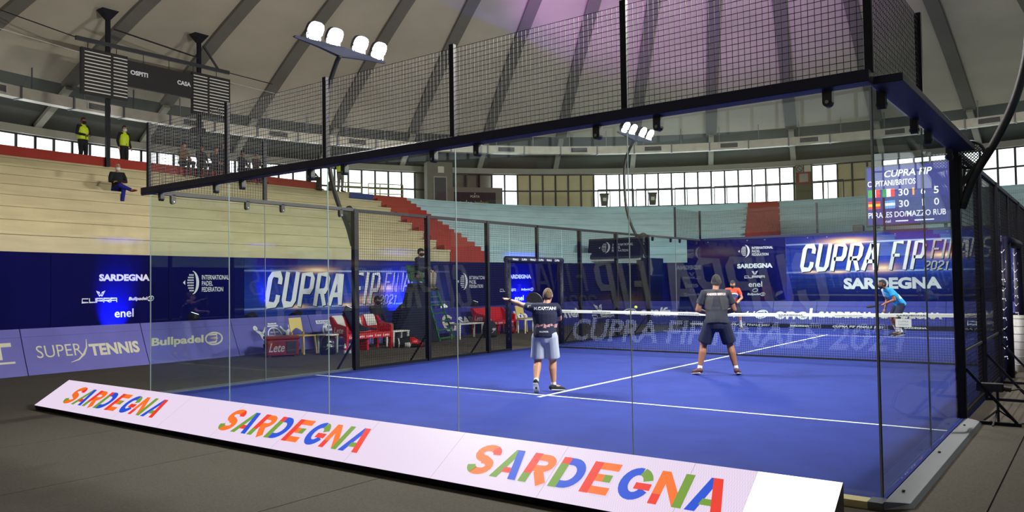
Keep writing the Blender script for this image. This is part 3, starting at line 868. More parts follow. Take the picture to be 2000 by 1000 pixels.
def led_tile(a, b_, m):
    e = .0008
    MB().add([ledmap(a+e, .004, .001), ledmap(b_-e, .004, .001), ledmap(b_-e, LL-.004, .001), ledmap(a+e, LL-.004, .001),
              ledmap(a+e, .004, .012), ledmap(b_-e, .004, .012), ledmap(b_-e, LL-.004, .012), ledmap(a+e, LL-.004, .012)],
             [(0,3,2,1),(4,5,6,7),(0,1,5,4),(1,2,6,5),(2,3,7,6),(3,0,4,7)]).build('screen_module', m, led).data.materials.append(M['ledblack'])
    for p in led.children[-1].data.polygons: p.material_index = 0 if p.index == 1 else 1
for k in range(10): led_tile(edges[k], edges[k+1], 'ledwhite')
led_tile(9.44, X1, 'ledover')
LEDC = dict(o=emit_mat('led_orange', (246, 112, 24), .60), r=emit_mat('led_red', (236, 50, 30), .60), g=emit_mat('led_green', (118, 160, 44), .54), b=emit_mat('led_blue', (14, 76, 214), .58))
def arcp(cx_, cy_, rx, ry, a0, a1, n=8): return [(cx_+rx*math.cos(math.radians(a0+(a1-a0)*k/n)), cy_+ry*math.sin(math.radians(a0+(a1-a0)*k/n))) for k in range(n+1)]
def led_letter(ch, L_, x, w, h):
    """letters drawn in a unit box, strokes t wide; P[colour] takes the pieces"""
    t = .30*w
    U = lambda a, c: (x+a*w, .128+c*h)
    cnt = [0]
    def emit(col, P):
        q = cnt[0]; cnt[0] += 1
        P.build('letter_piece', LEDC[col], L_, lambda u, v: ledmap(u, v, .0135+.0006*q))
    def poly(col, pts): emit(col, Print().poly([U(*p) for p in pts]))
    def stroke(col, pts, ww=.29): emit(col, Print().stroke([(x+p[0]*w, .128+p[1]*h) for p in pts], ww*w))
    if ch == 'S':
        path = arcp(.5, .74, .34, .20, 25, 270, 12)[:]+arcp(.5, .30, .34, .20, 85, -150, 12)
        stroke('o', path)
        stroke('r', arcp(.5, .74, .34, .20, -5, 62, 5), .30); stroke('g', arcp(.5, .30, .34, .20, -178, -120, 5), .30)
    if ch == 'A':
        poly('g', [(-.02, 0), (.28, 0), (.62, 1), (.36, 1)]); poly('r', [(.30, .2), (.86, .2), (.80, .38), (.36, .38)]); poly('b', [(.72, 0), (1.02, 0), (.70, 1), (.42, 1)])
    if ch == 'a':
        poly('b', [(-.02, 0), (.28, 0), (.62, 1), (.36, 1)]); poly('g', [(.30, .2), (.86, .2), (.80, .38), (.36, .38)]); poly('r', [(.72, 0), (1.02, 0), (.70, 1), (.42, 1)])
    if ch == 'R':
        poly('r', [(0, .3), (.3, .3), (.3, 1), (0, 1)]); poly('g', [(0, 0), (.3, 0), (.3, .3), (0, .3)])
        stroke('o', [(.3, .87)]+arcp(.55, .68, .28, .19, 90, -90, 8)+[(.3, .49)], .27); stroke('o', [(.5, .42), (.86, 0)], .32)
    if ch == 'D':
        poly('r', [(0, .78), (.3, .78), (.3, 1), (0, 1)]); poly('g', [(0, 0), (.3, 0), (.3, .78), (0, .78)])
        stroke('b', [(.3, .875)]+arcp(.45, .5, .40, .375, 90, -90, 12)+[(.3, .125)], .29)
    if ch == 'E':
        poly('r', [(0, 0), (.3, 0), (.3, 1), (0, 1)]); poly('o', [(.3, .77), (.92, .77), (.92, 1), (.3, 1)]); poly('o', [(.3, .39), (.56, .39), (.56, .62), (.3, .62)])
        poly('g', [(.56, .39), (.82, .39), (.82, .62), (.56, .62)]); poly('o', [(.3, 0), (.92, 0), (.92, .23), (.3, .23)])
    if ch == 'G':
        stroke('b', arcp(.5, .5, .36, .38, 80, 335, 16), .29); stroke('g', arcp(.5, .5, .36, .38, 18, 80, 6), .29); poly('r', [(.5, .34), (1.0, .34), (1.0, .54), (.5, .54)])
    if ch == 'N':
        poly('r', [(0, 0), (.27, 0), (.27, .3), (0, .3)]); poly('o', [(0, .3), (.27, .3), (.27, 1), (0, 1)])
        poly('o', [(.27, 1), (.27, .62), (.73, 0), (.73, .42)]); poly('g', [(.73, 0), (1.0, 0), (1.0, 1), (.73, 1)])
for x0_, x1_ in ((.10, 2.45), (3.70, 5.94), (7.16, 9.34)):
    sw = (x1_-x0_)/8
    for i, ch in enumerate('SARDEGNa'):
        lt = bpy.data.objects.new('screen_letter', None); COL.objects.link(lt); lt.parent = led
        led_letter(ch, lt, x0_+i*sw, sw*.90, .305)
# ------------------------------------------------------------------ printed banners
def art_mat(name, uc, zl, zh, half, flares, base=(9, 12, 78), mid=(30, 62, 178)):
    m, N, L, b = new_mat(name); b.inputs['Roughness'].default_value = .75; b.inputs['Specular IOR Level'].default_value = .15
    uv = N.new('ShaderNodeUVMap'); sp_ = N.new('ShaderNodeSeparateXYZ'); L.new(uv.outputs[0], sp_.inputs[0])
    def math_(op, a, b_=None):
        n = N.new('ShaderNodeMath'); n.operation = op
        for i, q in enumerate((a, b_)):
            if q is None: continue
            if isinstance(q, (int, float)): n.inputs[i].default_value = q
            else: L.new(q, n.inputs[i])
        return n.outputs[0]
    def gauss(u, v, su, sv):
        terms = []
        if su: terms.append(math_('POWER', math_('ABSOLUTE', math_('DIVIDE', math_('SUBTRACT', sp_.outputs[0], u), su)), 2.0))
        if sv: terms.append(math_('POWER', math_('ABSOLUTE', math_('DIVIDE', math_('SUBTRACT', sp_.outputs[1], v), sv)), 2.0))
        e = terms[0] if len(terms) == 1 else math_('ADD', terms[0], terms[1])
        return math_('POWER', 2.718, math_('MULTIPLY', e, -1.0))
    def mix(fac, c1, c2):
        n = N.new('ShaderNodeMix'); n.data_type = 'RGBA'
        L.new(fac, n.inputs[0])
        for s_, c in ((6, c1), (7, c2)):
            if isinstance(c, tuple): n.inputs[s_].default_value = c
            else: L.new(c, n.inputs[s_])
        return n.outputs[2]
    col = mix(gauss(uc, (zl+zh)/2-.1, half, .75), hexc(*base), hexc(*mid))
    nz_ = N.new('ShaderNodeTexNoise'); nz_.inputs['Scale'].default_value = 1.0; mp = N.new('ShaderNodeMapping'); mp.inputs['Scale'].default_value = (.5, 14, 1)
    L.new(uv.outputs[0], mp.inputs[0]); L.new(mp.outputs[0], nz_.inputs['Vector'])
    col = mix(math_('MULTIPLY', math_('POWER', nz_.outputs['Fac'], 4.0), gauss(uc, zl, half*1.3, .5)), col, hexc(120, 160, 240))
    for z in (zl-.03, zh+.03):
        col = mix(math_('MULTIPLY', gauss(uc, z, half*.9, .022), .85), col, hexc(190, 214, 250))
    for u, v, su, sv in flares:
        col = mix(math_('MULTIPLY', gauss(u, v, su, sv), .95), col, hexc(255, 188, 120))
        col = mix(math_('MULTIPLY', gauss(u, v, su*.45, sv*.45), .9), col, hexc(255, 240, 215))
    L.new(col, b.inputs['Base Color']); return m

def sheet(parent, fmap, u0, u1, v0, v1, m, thick, n=14):
    """banner sheet with front, back and edges; UV in metres"""
    b = MB(); us = [u0+(u1-u0)*k/n for k in range(n+1)]
    b.loft([[fmap(u, v0, 0), fmap(u, v1, 0), fmap(u, v1, thick), fmap(u, v0, thick)] for u in us])
    o = b.build('banner_sheet', m, parent)
    uvl = o.data.uv_layers.new(name='UVMap')
    co = [(u, v) for u in us for v in (v0, v1, v1, v0)]
    for lp_ in o.data.loops: uvl.data[lp_.index].uv = co[lp_.vertex_index]
    return o
def lmap(u, v, t=0): return (wall_x(u)+.03+t, u, v)
def nmap(u, v, t=0): return (-u, wall_y(-u)+.03+t, v)       # near end behind the camera: u runs along -x
def fmapb(u, v, t=0): return (u, 22.0-t, v)

def banner(label, fmap, u0, u1, m='bannernavy', v0=FZ+.02, v1=WALL_Z-.015):
    t = thing('banner', label, 'banner')
    sheet(t, fmap, u0+.004, u1-.004, v0, v1, m, .012)
    return t
def finals(t, fmap, u, v, w, h):
    D = Print(); logo_finals(D, u+.03, v-.03, w, h); D.build('lettering_shadow', 'navy', t, lambda a, b: fmap(a, b, .0145))
    P = Print(); Q = Print(); logo_finals(P, u, v, w, h, Q)
    P.build('lettering', 'whitep', t, lambda a, b: fmap(a, b, .018)); Q.build('lettering', 'greyp', t, lambda a, b: fmap(a, b, .018))
def sponsors(t, fmap, u, v):      # block on the left wall; u,v of its lower left corner
    P = Print()
    P.text('SARDEGNA', u+.42, v+.88, 1.34, .17, .05)
    logo_cupra_word(P, u, v+.36, .9, .11); logo_cupra_mark(P, u+.34, v+.50, .24, .15)
    logo_bull(P, u+1.18, v+.37, .70, .13)
    P.text('enel', u+.82, v-.02, .5, .21, .012)
    P.build('lettering', 'whitep', t, lambda a, b: fmap(a, b, .016))

banner('plain dark navy banner at the far left end of the left wall', lmap, -4.5, 1.95)
t = banner('navy banner with white sponsor names left of the court corner', lmap, 1.95, 5.0); sponsors(t, lmap, 2.7, .91)
t = banner('navy banner with the federation logo behind the left corner glass', lmap, 5.0, 7.35)
P = Print(); logo_fed(P, 5.42, 1.42, 1.42, .64); P.build('lettering', 'whitep', t, lambda a, b: lmap(a, b, .016))
m = art_mat('banner_art_left', 11.0, .98, 2.04, 4.2, [(10.0, 2.1, .7, .10), (12.15, 1.12, .55, .16), (9.3, .98, .35, .06), (11.2, .98, .3, .05), (13.0, 1.5, .5, .12)])
t = banner('big blue banner with large silver event title behind the players bench', lmap, 7.35, 16.2, m); finals(t, lmap, 8.0, .98, 6.6, 1.06)
t = banner('navy banner with the federation logo right of the umpire chair', lmap, 16.2, 18.75)
P = Print(); logo_fed(P, 16.6, 1.38, 1.6, .64); P.build('lettering', 'whitep', t, lambda a, b: lmap(a, b, .016))
t = banner('navy banner with white sponsor names behind the entrance frame', lmap, 18.75, 22.3); sponsors(t, lmap, 18.95, .91)

# free standing banner wall beyond the far glass
m = art_mat('banner_art_far', 5.6, 1.86, 2.78, 3.4, [(4.4, 2.86, .7, .10), (5.5, 1.92, .45, .14), (3.2, 1.84, .25, .05), (4.1, 1.82, .3, .05), (7.3, 2.3, .5, .1)])
t = banner('far banner carrying the large silver event title and white place name', fmapb, 2.35, 10.6, m, FZ, 3.16)
finals(t, fmapb, 2.80, 1.86, 5.6, .94)
P = Print(); P.text('SARDEGNA', 4.27, 1.23, 2.95, .38, .05); P.build('lettering', 'whitep', t, lambda a, b: fmapb(a, b, .016))
MB().box((2.4, 22.0, 3.1), (10.6, 22.06, 3.16)).build('support_rail', 'blackm', t)
for x in (2.6, 5.2, 7.8, 10.4): MB().box((x-.03, 22.0, FZ), (x+.03, 22.08, 3.12)).build('support_post', 'blackm', t)
t = banner('far banner with a column of five white logos', fmapb, -1.4, 2.35, 'bannernavy', FZ, 3.16)
P = Print(); logo_fed(P, .62, 2.42, 1.28, .46); P.text('SARDEGNA', .57, 2.02, 1.3, .17, .05)
logo_cupra_word(P, .84, 1.66, .76, .09); logo_cupra_mark(P, 1.1, 1.78, .24, .15)
P.text('enel', .98, 1.34, .5, .2, .012); logo_bull(P, .92, 1.02, .66, .12); P.ring(1.22, 1.22, .09, .06, .02, .3)
P.build('lettering', 'whitep', t, lambda a, b: fmapb(a, b, .016))
for x in (-1.3, .5, 2.2): MB().box((x-.03, 22.0, FZ), (x+.03, 22.08, 3.12)).build('support_post', 'blackm', t)
# banners behind the camera, seen in the glass
m = art_mat('banner_art_near', -4.4, 1.1, 2.05, 3.8, [(-5.6, 2.12, .6, .1), (-3.6, 1.2, .5, .14)])
t = banner('blue banner with the large event title at the near end of the hall', nmap, -9.0, -.2, m); finals(t, nmap, -7.6, 1.05, 6.6, .98)
m = art_mat('banner_art_near_left', 4.2, 1.1, 2.05, 3.4, [(3.0, 2.12, .6, .1)])
t = banner('blue banner with the large event title at the near left of the hall', nmap, -.2, 5.1, m); finals(t, nmap, .1, 1.05, 4.6, .98)

# ------------------------------------------------------------------ slanted advertising boards
BS = math.hypot(.42, .88)
def bl_left(u, s, t=0): k = s/BS; return (-5.2-.42*k+t*.9, u, FZ+.88*k+t*.43)
def bl_far(u, s, t=0): k = s/BS; return (u, 21.1+.42*k-t*.9, FZ+.88*k+t*.43)
def ad_board(label, fmap, u0, u1, m='boardpurple'):
    t = thing('advertising_board', label, 'board', group=None)
    e = .008
    for s0, s1, th in ((0, .18, .012), (.18, .80, .004), (.80, BS, .012)):
        a = [fmap(u0+e, s0, -.03), fmap(u1-e, s0, -.03), fmap(u1-e, s1, -.03), fmap(u0+e, s1, -.03), fmap(u0+e, s0, th), fmap(u1-e, s0, th), fmap(u1-e, s1, th), fmap(u0+e, s1, th)]
        MB().hexa(a).build('face_panel', m, t)
    q = [fmap(u0+.1, BS*.95, -.03), fmap(u1-.1, BS*.95, -.03)]
    b = MB()
    for p in q:
        d = (-.35, 0, 0) if fmap is bl_left else (0, .35, 0)
        b.bar(p, (p[0]+d[0], p[1]+d[1], FZ+.01), .025)
    b.build('back_strut', 'blackm', t)
    return t
def bprint(t, P, fmap, m='offwhite'): return P.build('lettering', m, t, lambda a, b: fmap(a, b, .010))
t = ad_board('purple slanted board at the left frame edge showing one big letter', bl_left, -2.0, .40)
P = Print(); P.text('T', -.32, .36, .52, .34, .05); bprint(t, P, bl_left)
P = Print(); P.rect(-.9, .27, .22, .31); P.build('underline', 'offwhite', t, lambda a, b: bl_left(a, b, .010))
t = ad_board('purple slanted board with thin and bold words split by a curved stroke', bl_left, .40, 2.80)
P = Print(); P.text('SUPER', .62, .34, .86, .26, -.002); P.text('TENNIS', 1.62, .30, 1.04, .27, .04)
P.stroke([(1.22, .20), (1.38, .25), (1.50, .36), (1.575, .50), (1.60, .68)], [.01, .03, .045, .03, .01]); bprint(t, P, bl_left)
t = ad_board('purple slanted board with italic name and ringed emblem by the corner', bl_left, 2.80, 5.02)
P = Print(); logo_bull(P, 2.92, .36, 1.78, .30); bprint(t, P, bl_left)
t = ad_board('purple slanted board with a white crest behind the red cool box', bl_left, 5.02, 7.35)
P = Print(); cx_ = 6.17
P.ring(cx_, .46, .20, .21, .03); P.stroke([(cx_-.17, .46), (cx_+.17, .46)], .02); P.stroke([(cx_, .29), (cx_, .65)], .02); P.stroke([(cx_-.12, .55), (cx_+.12, .55)], .02)
P.rect(cx_-.16, .70, cx_+.16, .74); P.rect(cx_-.13, .76, cx_+.13, .79)
for k in range(3): P.poly([(cx_-.13+.1*k, .79), (cx_-.06+.1*k, .79), (cx_-.095+.1*k, .86)])
for s in (-1, 1):
    P.stroke([(cx_+s*.52, .62), (cx_+s*.40, .54), (cx_+s*.36, .42), (cx_+s*.26, .32), (cx_+s*.34, .22), (cx_+s*.46, .14)], [.05, .09, .11, .1, .07, .03])
    P.stroke([(cx_+s*.38, .52), (cx_+s*.28, .60), (cx_+s*.22, .70)], [.06, .05, .04]); P.ring(cx_+s*.52, .68, .035, .045, .05)
P.text('COT', cx_-.33, .05, .24, .07, .02); bprint(t, P, bl_left, 'whitep')
t = ad_board('purple slanted board with a ringed radio emblem behind the bag', bl_left, 7.35, 9.75)
P = Print(); P.ring(8.22, .44, .52, .36, .05); P.rect(7.55, .70, 8.0, .80); P.text('DEE', 7.78, .48, .82, .20, .05); P.text('JAY', 7.85, .22, .7, .18, .05); bprint(t, P, bl_left, 'whitep')
q = Print(); q.text('RADIO', 7.60, .72, .35, .06, .02); q.build('lettering', 'boardpurple', t, lambda a, b: bl_left(a, b, .012))
t = ad_board('slanted board mostly hidden by the umpire chair', bl_left, 9.75, 11.4, 'boardblue')
t = ad_board('purple slanted board with a big rounded white letter beside the ladder', bl_left, 11.4, 13.15, 'boardblue')
P = Print(); P.ring(12.75, .42, .26, .27, .10, 0, 40, 345, 24); P.rect(12.5, .38, 13.0, .47); bprint(t, P, bl_left)
t = ad_board('slanted board with bold white place name behind the white table', bl_left, 13.15, 15.9, 'boardblue')
P = Print(); P.text('SARDEGNA', 13.25, .36, 2.4, .28, .05); bprint(t, P, bl_left, 'whitep')
t = ad_board('slanted board with bold leaning letters behind the straw chair', bl_left, 15.9, 18.4, 'boardblue')
P = Print(); P.text('Ito', 16.3, .40, .75, .32, .04); P.text('en', 17.75, .40, .5, .24, .04); bprint(t, P, bl_left, 'whitep')
t = ad_board('slanted board with white letters just past the entrance frame', bl_left, 18.4, 20.9, 'boardblue')
P = Print(); P.text('enel', 19.0, .30, 1.5, .40, .03); bprint(t, P, bl_left, 'whitep')
t = ad_board('slanted board with angular emblem over squared letters near the tunnel', bl_left, 20.9, 23.5, 'boardblue')
P = Print(); logo_cupra_word(P, 21.45, .16, 1.75, .20, .05); logo_cupra_mark(P, 21.85, .44, .7, .38); bprint(t, P, bl_left, 'whitep')
t = ad_board('slanted board with ringed emblem and rounded word left of the far glass', bl_far, -4.2, -1.55, 'boardblue')
P = Print(); P.ring(-3.55, .52, .26, .12, .05, .2); P.ring(-3.5, .50, .13, .09, .04, .2); P.text('cisalfa', -3.1, .36, 1.3, .36, .03, .1); bprint(t, P, bl_far, 'whitep')
t = ad_board('slanted board with italic word and ring behind the far glass', bl_far, -.2, 2.05, 'boardblue')
P = Print(); logo_bull(P, .15, .34, 1.75, .30); bprint(t, P, bl_far, 'whitep')
t = ad_board('slanted board with one thin rounded word behind the far glass', bl_far, 2.05, 3.52, 'boardblue')
P = Print(); P.text('enel', 2.14, .30, 1.26, .42, .015); bprint(t, P, bl_far, 'whitep')
t = ad_board('left of two slanted boards with the bold place name beyond the net', bl_far, 3.52, 5.45, 'boardblue')
P = Print(); P.text('SARDEGNA', 3.62, .38, 1.72, .22, .05); bprint(t, P, bl_far)
t = ad_board('right of two slanted boards with the bold place name beyond the net', bl_far, 5.45, 7.4, 'boardblue')
P = Print(); P.text('SARDEGNA', 5.55, .38, 1.76, .22, .05); bprint(t, P, bl_far)
t = ad_board('slanted board with a white angular emblem at the far right', bl_far, 7.4, 9.8, 'boardblue')
P = Print(); logo_cupra_mark(P, 8.3, .42, .5, .32); logo_cupra_word(P, 8.0, .2, 1.1, .14, .035); bprint(t, P, bl_far, 'whitep')
t = thing('floor_sign', 'low dark strip with small white words under the far glass', 'sign', (0, 20.35, 0))
MB().box((-1.0, 0, FZ), (9.9, .06, .12)).build('strip', 'ledblack', t)
P = Print()
for x in (-.6, 2.95, 6.4):
    P.text('SARDEGNA', x, .03, .62, .06, .04); P.text('CUPRA FIP FINALS 2021', x+1.35, .03, 1.5, .065, .02, .2)
P.build('lettering', 'whitep', t, lambda a, b: (a, -.003, b))

# ------------------------------------------------------------------ tunnel at the far left
t = thing('entrance_tunnel', 'dark tunnel mouth under a navy federation banner at far left', 'tunnel', (-5.75, 24.0, 0))
MB().box((-1.3, .05, FZ), (-1.15, 2.2, 2.62)).build('side_wall', 'navy', t); MB().box((1.15, .05, FZ), (1.3, 2.2, 2.62)).build('side_wall', 'navy', t)
MB().box((-1.3, 2.1, FZ), (1.3, 2.2, 2.62)).build('back_wall', 'blackp', t)
MB().box((-1.3, .02, 2.52), (1.3, .12, 2.62)).build('lintel', 'white', t)
MB().hexa([(-1.3, -.05, 2.62), (1.3, -.05, 2.62), (1.3, .3, 2.62), (-1.3, .3, 2.62), (-1.3, .12, 3.52), (1.3, .12, 3.52), (1.3, .3, 3.52), (-1.3, .3, 3.52)]).build('header', 'beamblue', t)
P = Print(); logo_fed(P, -.75, 2.86, 1.7, .5); P.build('lettering', 'whitep', t, lambda a, b: (a, -.06+.17*(b-2.62)/.9, b))
MB().box((-1.05, 2.0, 1.6), (.2, 2.06, 2.2)).build('inner_sign', 'bannernavy', t)

# ------------------------------------------------------------------ hanging scoreboard on the left gallery
sb = thing('hanging_scoreboard', 'dark old scoreboard with white slats hung above the left gallery', 'scoreboard', (-17.0, 0, 0))
for y in (7.66, 11.23):
    MB().box((-.12, y-.07, 5.98), (.0, y+.07, 11.5)).build('post', 'navy', sb)
    MB().hexa([(-.14, y-.08, 11.3), (.02, y-.08, 11.3), (.02, y+.08, 11.3), (-.14, y+.08, 11.3), (-.3, y-.3, 11.62), (.18, y-.3, 11.62), (.18, y+.3, 11.62), (-.3, y+.3, 11.62)]).build('post_head', 'navy', sb)
MB().box((.0, 6.5, 10.28), (.1, 12.5, 10.42)).build('top_beam', 'winframe', sb)
MB().bar((.05, 11.35, 11.2), (.05, 12.0, 10.4), .07).build('stay', 'winframe', sb)
MB().tube([(.05, 3.6, 10.75), (.05, 6.6, 10.35)], .02, 6).build('tie_rod', 'blackm', sb); MB().tube([(.05, 12.4, 10.35), (.05, 14.6, 10.3)], .02, 6).build('tie_rod', 'blackm', sb)
MB().tube([(.1, 7.8, 10.95), (.1, 11.1, 10.65)], .03, 6).build('tie_rod', 'blackm', sb)
MB().tube([(.1, 2.4, 10.2), (.1, 6.6, 9.85)], .008, 5).build('wire', 'white', sb); MB().tube([(.1, 12.4, 9.95), (.1, 14.9, 9.9)], .008, 5).build('wire', 'white', sb)
sbm = mat('scoreboard_black', (34, 31, 30), .7)
for y0_, y1_ in ((6.65, 8.27), (10.83, 12.48)):
    MB().box((.02, y0_, 8.40), (.16, y1_, 10.05)).build('panel', sbm, sb)
    ys = ((y0_+.1, y0_+1.0), (y0_+1.1, y1_-.02)) if y0_ < 8 else ((y0_+.03, y0_+.62), (y0_+.72, y1_-.08))
    for a, b_ in ys:
        for k in range(12):
            z = 8.52+.125*k
            MB().box((.16, a, z), (.185, b_, z+.035)).build('slat', 'white', sb)
MB().box((.02, 8.27, 8.98), (.14, 10.83, 9.93)).build('panel', sbm, sb)
P = Print(); P.text('OSPITI', 8.38, 9.43, .66, .17, .04); P.text('CASA', 10.2, 9.42, .56, .17, .04); P.build('lettering', 'whitep', sb, lambda a, b: (.145, a, b))
for k in range(6):
    y = 6.9+1.0*k; MB().tube([(.08, y, 10.28), (.08, y, 10.0 if k in (0, 1, 4, 5) else 9.9)], .012, 5).build('hook', 'blackm', sb)
MB().box((-.3, 11.0, 7.55), (.1, 11.42, 7.9)).build('floodlight_box', 'blackp', sb)

# ------------------------------------------------------------------ LED scoreboard at the far end
ls = thing('led_scoreboard', 'blue lit scoreboard with names, flags and numbers above the far end', 'scoreboard', (4.66, 24.0, 0))
W_, Z0, H_ = 2.72, 3.48, 2.04
MB().box((-.06, .0, Z0-.06), (W_+.06, .14, Z0+H_+.06)).build('cabinet', 'blackp', ls)
M['scr'] = emit_mat('screen_blue', (44, 52, 150), .55, .35, 1.2)
MB().box((0, -.012, Z0), (W_, 0, Z0+H_)).build('screen', 'scr', ls)
scw = emit_mat('screen_text', (236, 236, 255), 1.0)
P = Print(); P.text('CUPRA FIP', .55, Z0+1.66, 1.5, .24, .02, .2); P.text('CAPITANI/BRITOS', .02, Z0+1.36, 1.55, .20, .01)
P.text('30', 1.02, Z0+.98, .32, .24, .01); P.text('5', 2.12, Z0+.98, .15, .24, .01); P.text('6', 1.72, Z0+.98, .14, .24, .0)
P.text('30', 1.02, Z0+.58, .32, .24, .01); P.text('0', 2.12, Z0+.58, .15, .24, .01); P.text('1', 1.75, Z0+.58, .08, .24, .0)
P.text('PERALES DO/MAZZO RUB', .02, Z0+.24, 2.45, .20, .01); P.text('enel', .5, Z0+.06, .24, .10, .0); P.rect(.9, Z0+.08, 1.3, Z0+.12); P.rect(1.5, Z0+.08, 2.1, Z0+.12)
P.build('screen_text', scw, ls, lambda a, b: (a, -.018, b))
fc = dict(g=emit_mat('flag_green', (20, 140, 60), .8), w=scw, r=emit_mat('flag_red', (210, 40, 50), .9), y=emit_mat('flag_yellow', (240, 190, 40), .9), c=emit_mat('flag_sky', (90, 160, 230), .9), o=emit_mat('bar_orange', (250, 150, 40), 1.0))
def flag(x, z, cols, horiz):
    for k, c in enumerate(cols):
        n_ = len(cols); w_, h_ = .40, .28
        lo, hi = ((x, z+h_*k/n_), (x+w_, z+h_*(k+1)/n_)) if horiz else ((x+w_*k/n_, z), (x+w_*(k+1)/n_, z+h_))
        MB().box((lo[0], -.016, lo[1]), (hi[0], -.012, hi[1])).build('flag_stripe', fc[c], ls)
flag(.02, Z0+.97, 'gwr', False); flag(.50, Z0+.97, 'gwr', False); flag(.02, Z0+.56, 'ryr', True); flag(.50, Z0+.56, 'cwc', True)
MB().box((1.46, -.016, Z0+.98), (1.52, -.012, Z0+1.24)).build('serve_bar', fc['o'], ls)
for x in (.3, W_-.3): MB().box((x-.05, .14, FZ), (x+.05, .24, Z0+H_)).build('support_post', 'blackm', ls)
MB().bar((.3, .19, FZ+.03), (.3, 1.4, FZ+.03), .08).bar((W_-.3, .19, FZ+.03), (W_-.3, 1.4, FZ+.03), .08).build('support_foot', 'blackm', ls)
t = thing('loudspeaker', 'small black loudspeaker on a stand left of the lit scoreboard', 'speaker', (4.36, 23.9, 0))
MB().box((-.17, -.15, 3.0), (.17, .15, 3.5)).build('cabinet', 'blackp', t, bevel=.02); MB().tube([(0, 0, FZ), (0, 0, 3.0)], .025, 8).build('stand_pole', 'blackm', t)
for a in (0, 120, 240): MB().bar((0, 0, .5), (.5*math.cos(math.radians(a)), .5*math.sin(math.radians(a)), FZ+.02), .025).build('stand_leg', 'blackm', t)
MB().prism([(.11*math.cos(2*PI*k/16), 3.16+.11*math.sin(2*PI*k/16)) for k in range(16)], 1, -.156, -.148).build('woofer', 'charc', t)

# ------------------------------------------------------------------ stage lights
M['lens'] = emit_mat('stage_lens', (240, 246, 255), 1.6)
def moving_head(x, y, tilt, rz, label, face='lens', beam=None):
    t = thing('stage_light', label, 'stage light', (x, y, FZ), rz, group='stage lights behind the boards')
    MB().box((-.22, -.22, 0), (.22, .22, .5)).build('case', 'blackp', t, bevel=.02)
    MB().box((-.17, -.14, .5), (.17, .14, .58)).build('base', 'blackp', t, bevel=.015)
    MB().box((-.2, -.06, .56), (-.15, .06, .86)).build('yoke_arm', 'blackp', t); MB().box((.15, -.06, .56), (.2, .06, .86)).build('yoke_arm', 'blackp', t)
    R_ = Matrix.Translation((0, 0, .82)) @ Matrix.Rotation(tilt, 4, 'X')
    def rg(r, z): return [R_ @ Vector((r*math.cos(2*PI*k/18), r*math.sin(2*PI*k/18), z)) for k in range(18)]
    h = MB().loft([rg(.09, -.17), rg(.14, -.12), rg(.145, .1), rg(.12, .2)]).build('head', 'blackp', t, smooth=False)
    if face == 'lens': MB().loft([rg(.095, .195), rg(.09, .21)]).build('lens', 'lens', h)
    else:
        for i in range(-3, 4):
            for j in range(-3, 4):
                if math.hypot(i, j) < 3.2:
                    MB().prism([(.012*math.cos(2*PI*k/8)+i*.034, .012*math.sin(2*PI*k/8)+j*.034) for k in range(8)], 2, .2, .207).xf(R_).build('led_dot', 'lens', h)
    if beam:
        ld = bpy.data.lights.new('added_dome_beam', 'SPOT'); ld.energy = beam[0]; ld.color = beam[1]; ld.spot_size = beam[2]; ld.spot_blend = .6; ld.shadow_soft_size = .06
        lo = bpy.data.objects.new('added_dome_beam', ld); COL.objects.link(lo); lo.parent = t
        d = (R_.to_3x3() @ Vector((0, 0, 1)))
        lo.matrix_local = Matrix.Translation(R_ @ Vector((0, 0, .24))) @ d.to_track_quat('-Z', 'Y').to_matrix().to_4x4()
    return t
PURP = (.62, .25, 1.0)
moving_head(-6.8, 4.75, -.35, -.5, 'black stage light with bright lens behind the italic board')
moving_head(-6.8, 6.42, -1.3, 0.4, 'black stage light head down left of the straw chair')
moving_head(-6.8, 7.9, -1.25, 0.4, 'black stage light head down right above the straw chair')
moving_head(-6.8, 9.75, -.45, -.6, 'black stage light with bright lens beside the fence post')
moving_head(-6.8, 12.0, -.75, -.3, 'black stage light half hidden left of the umpire chair', beam=(6000, PURP, math.radians(48)))  # purple spot added here to tint the dome, its source not known
moving_head(-6.8, 14.1, -1.35, -2.41, 'round stage light with a dotted face right of the ladder', face='dots')
moving_head(-6.8, 15.7, -.35, -.6, 'black tilted stage light with bright lens under the federation logo')
def uplight(x, y, aim, label, energy=60, col=(.03, .05, 1), size=1.2):
    t = thing('uplight', label, 'uplight', (x, y, FZ))
    MB().box((-.12, -.12, 0), (.12, .12, .1)).build('base', 'blackp', t, bevel=.01)
    d = (Vector(aim)-Vector((x, y, .2))).normalized(); q = d.to_track_quat('Z', 'Y').to_matrix().to_4x4(); R_ = Matrix.Translation((0, 0, .2)) @ q
    def rg(r, z): return [R_ @ Vector((r*math.cos(2*PI*k/14), r*math.sin(2*PI*k/14), z)) for k in range(14)]
    h = MB().loft([rg(.07, -.08), rg(.09, .1)]).build('can', 'blackp', t)
    MB().loft([rg(.08, .098), rg(.078, .106)]).build('lens', emit_mat('uplight_blue', (40, 60, 255), 1.5), h)
    ld = bpy.data.lights.new('uplight_beam', 'SPOT'); ld.energy = energy; ld.color = col; ld.spot_size = size; ld.spot_blend = .9; ld.shadow_soft_size = .05
    lo = bpy.data.objects.new('uplight_beam', ld); COL.objects.link(lo); lo.parent = t
    lo.matrix_local = Matrix.Translation(Vector((0, 0, .2))+d*.13) @ d.to_track_quat('-Z', 'Y').to_matrix().to_4x4()
uplight(-7.55, 3.45, (-8.2, 3.5, 1.1), 'small blue uplight behind the bold and thin lettered board', 900, size=1.0)
uplight(-8.05, 8.0, (-8.45, 8.0, 2.3), 'small blue uplight behind the radio emblem board', 500, size=.5)
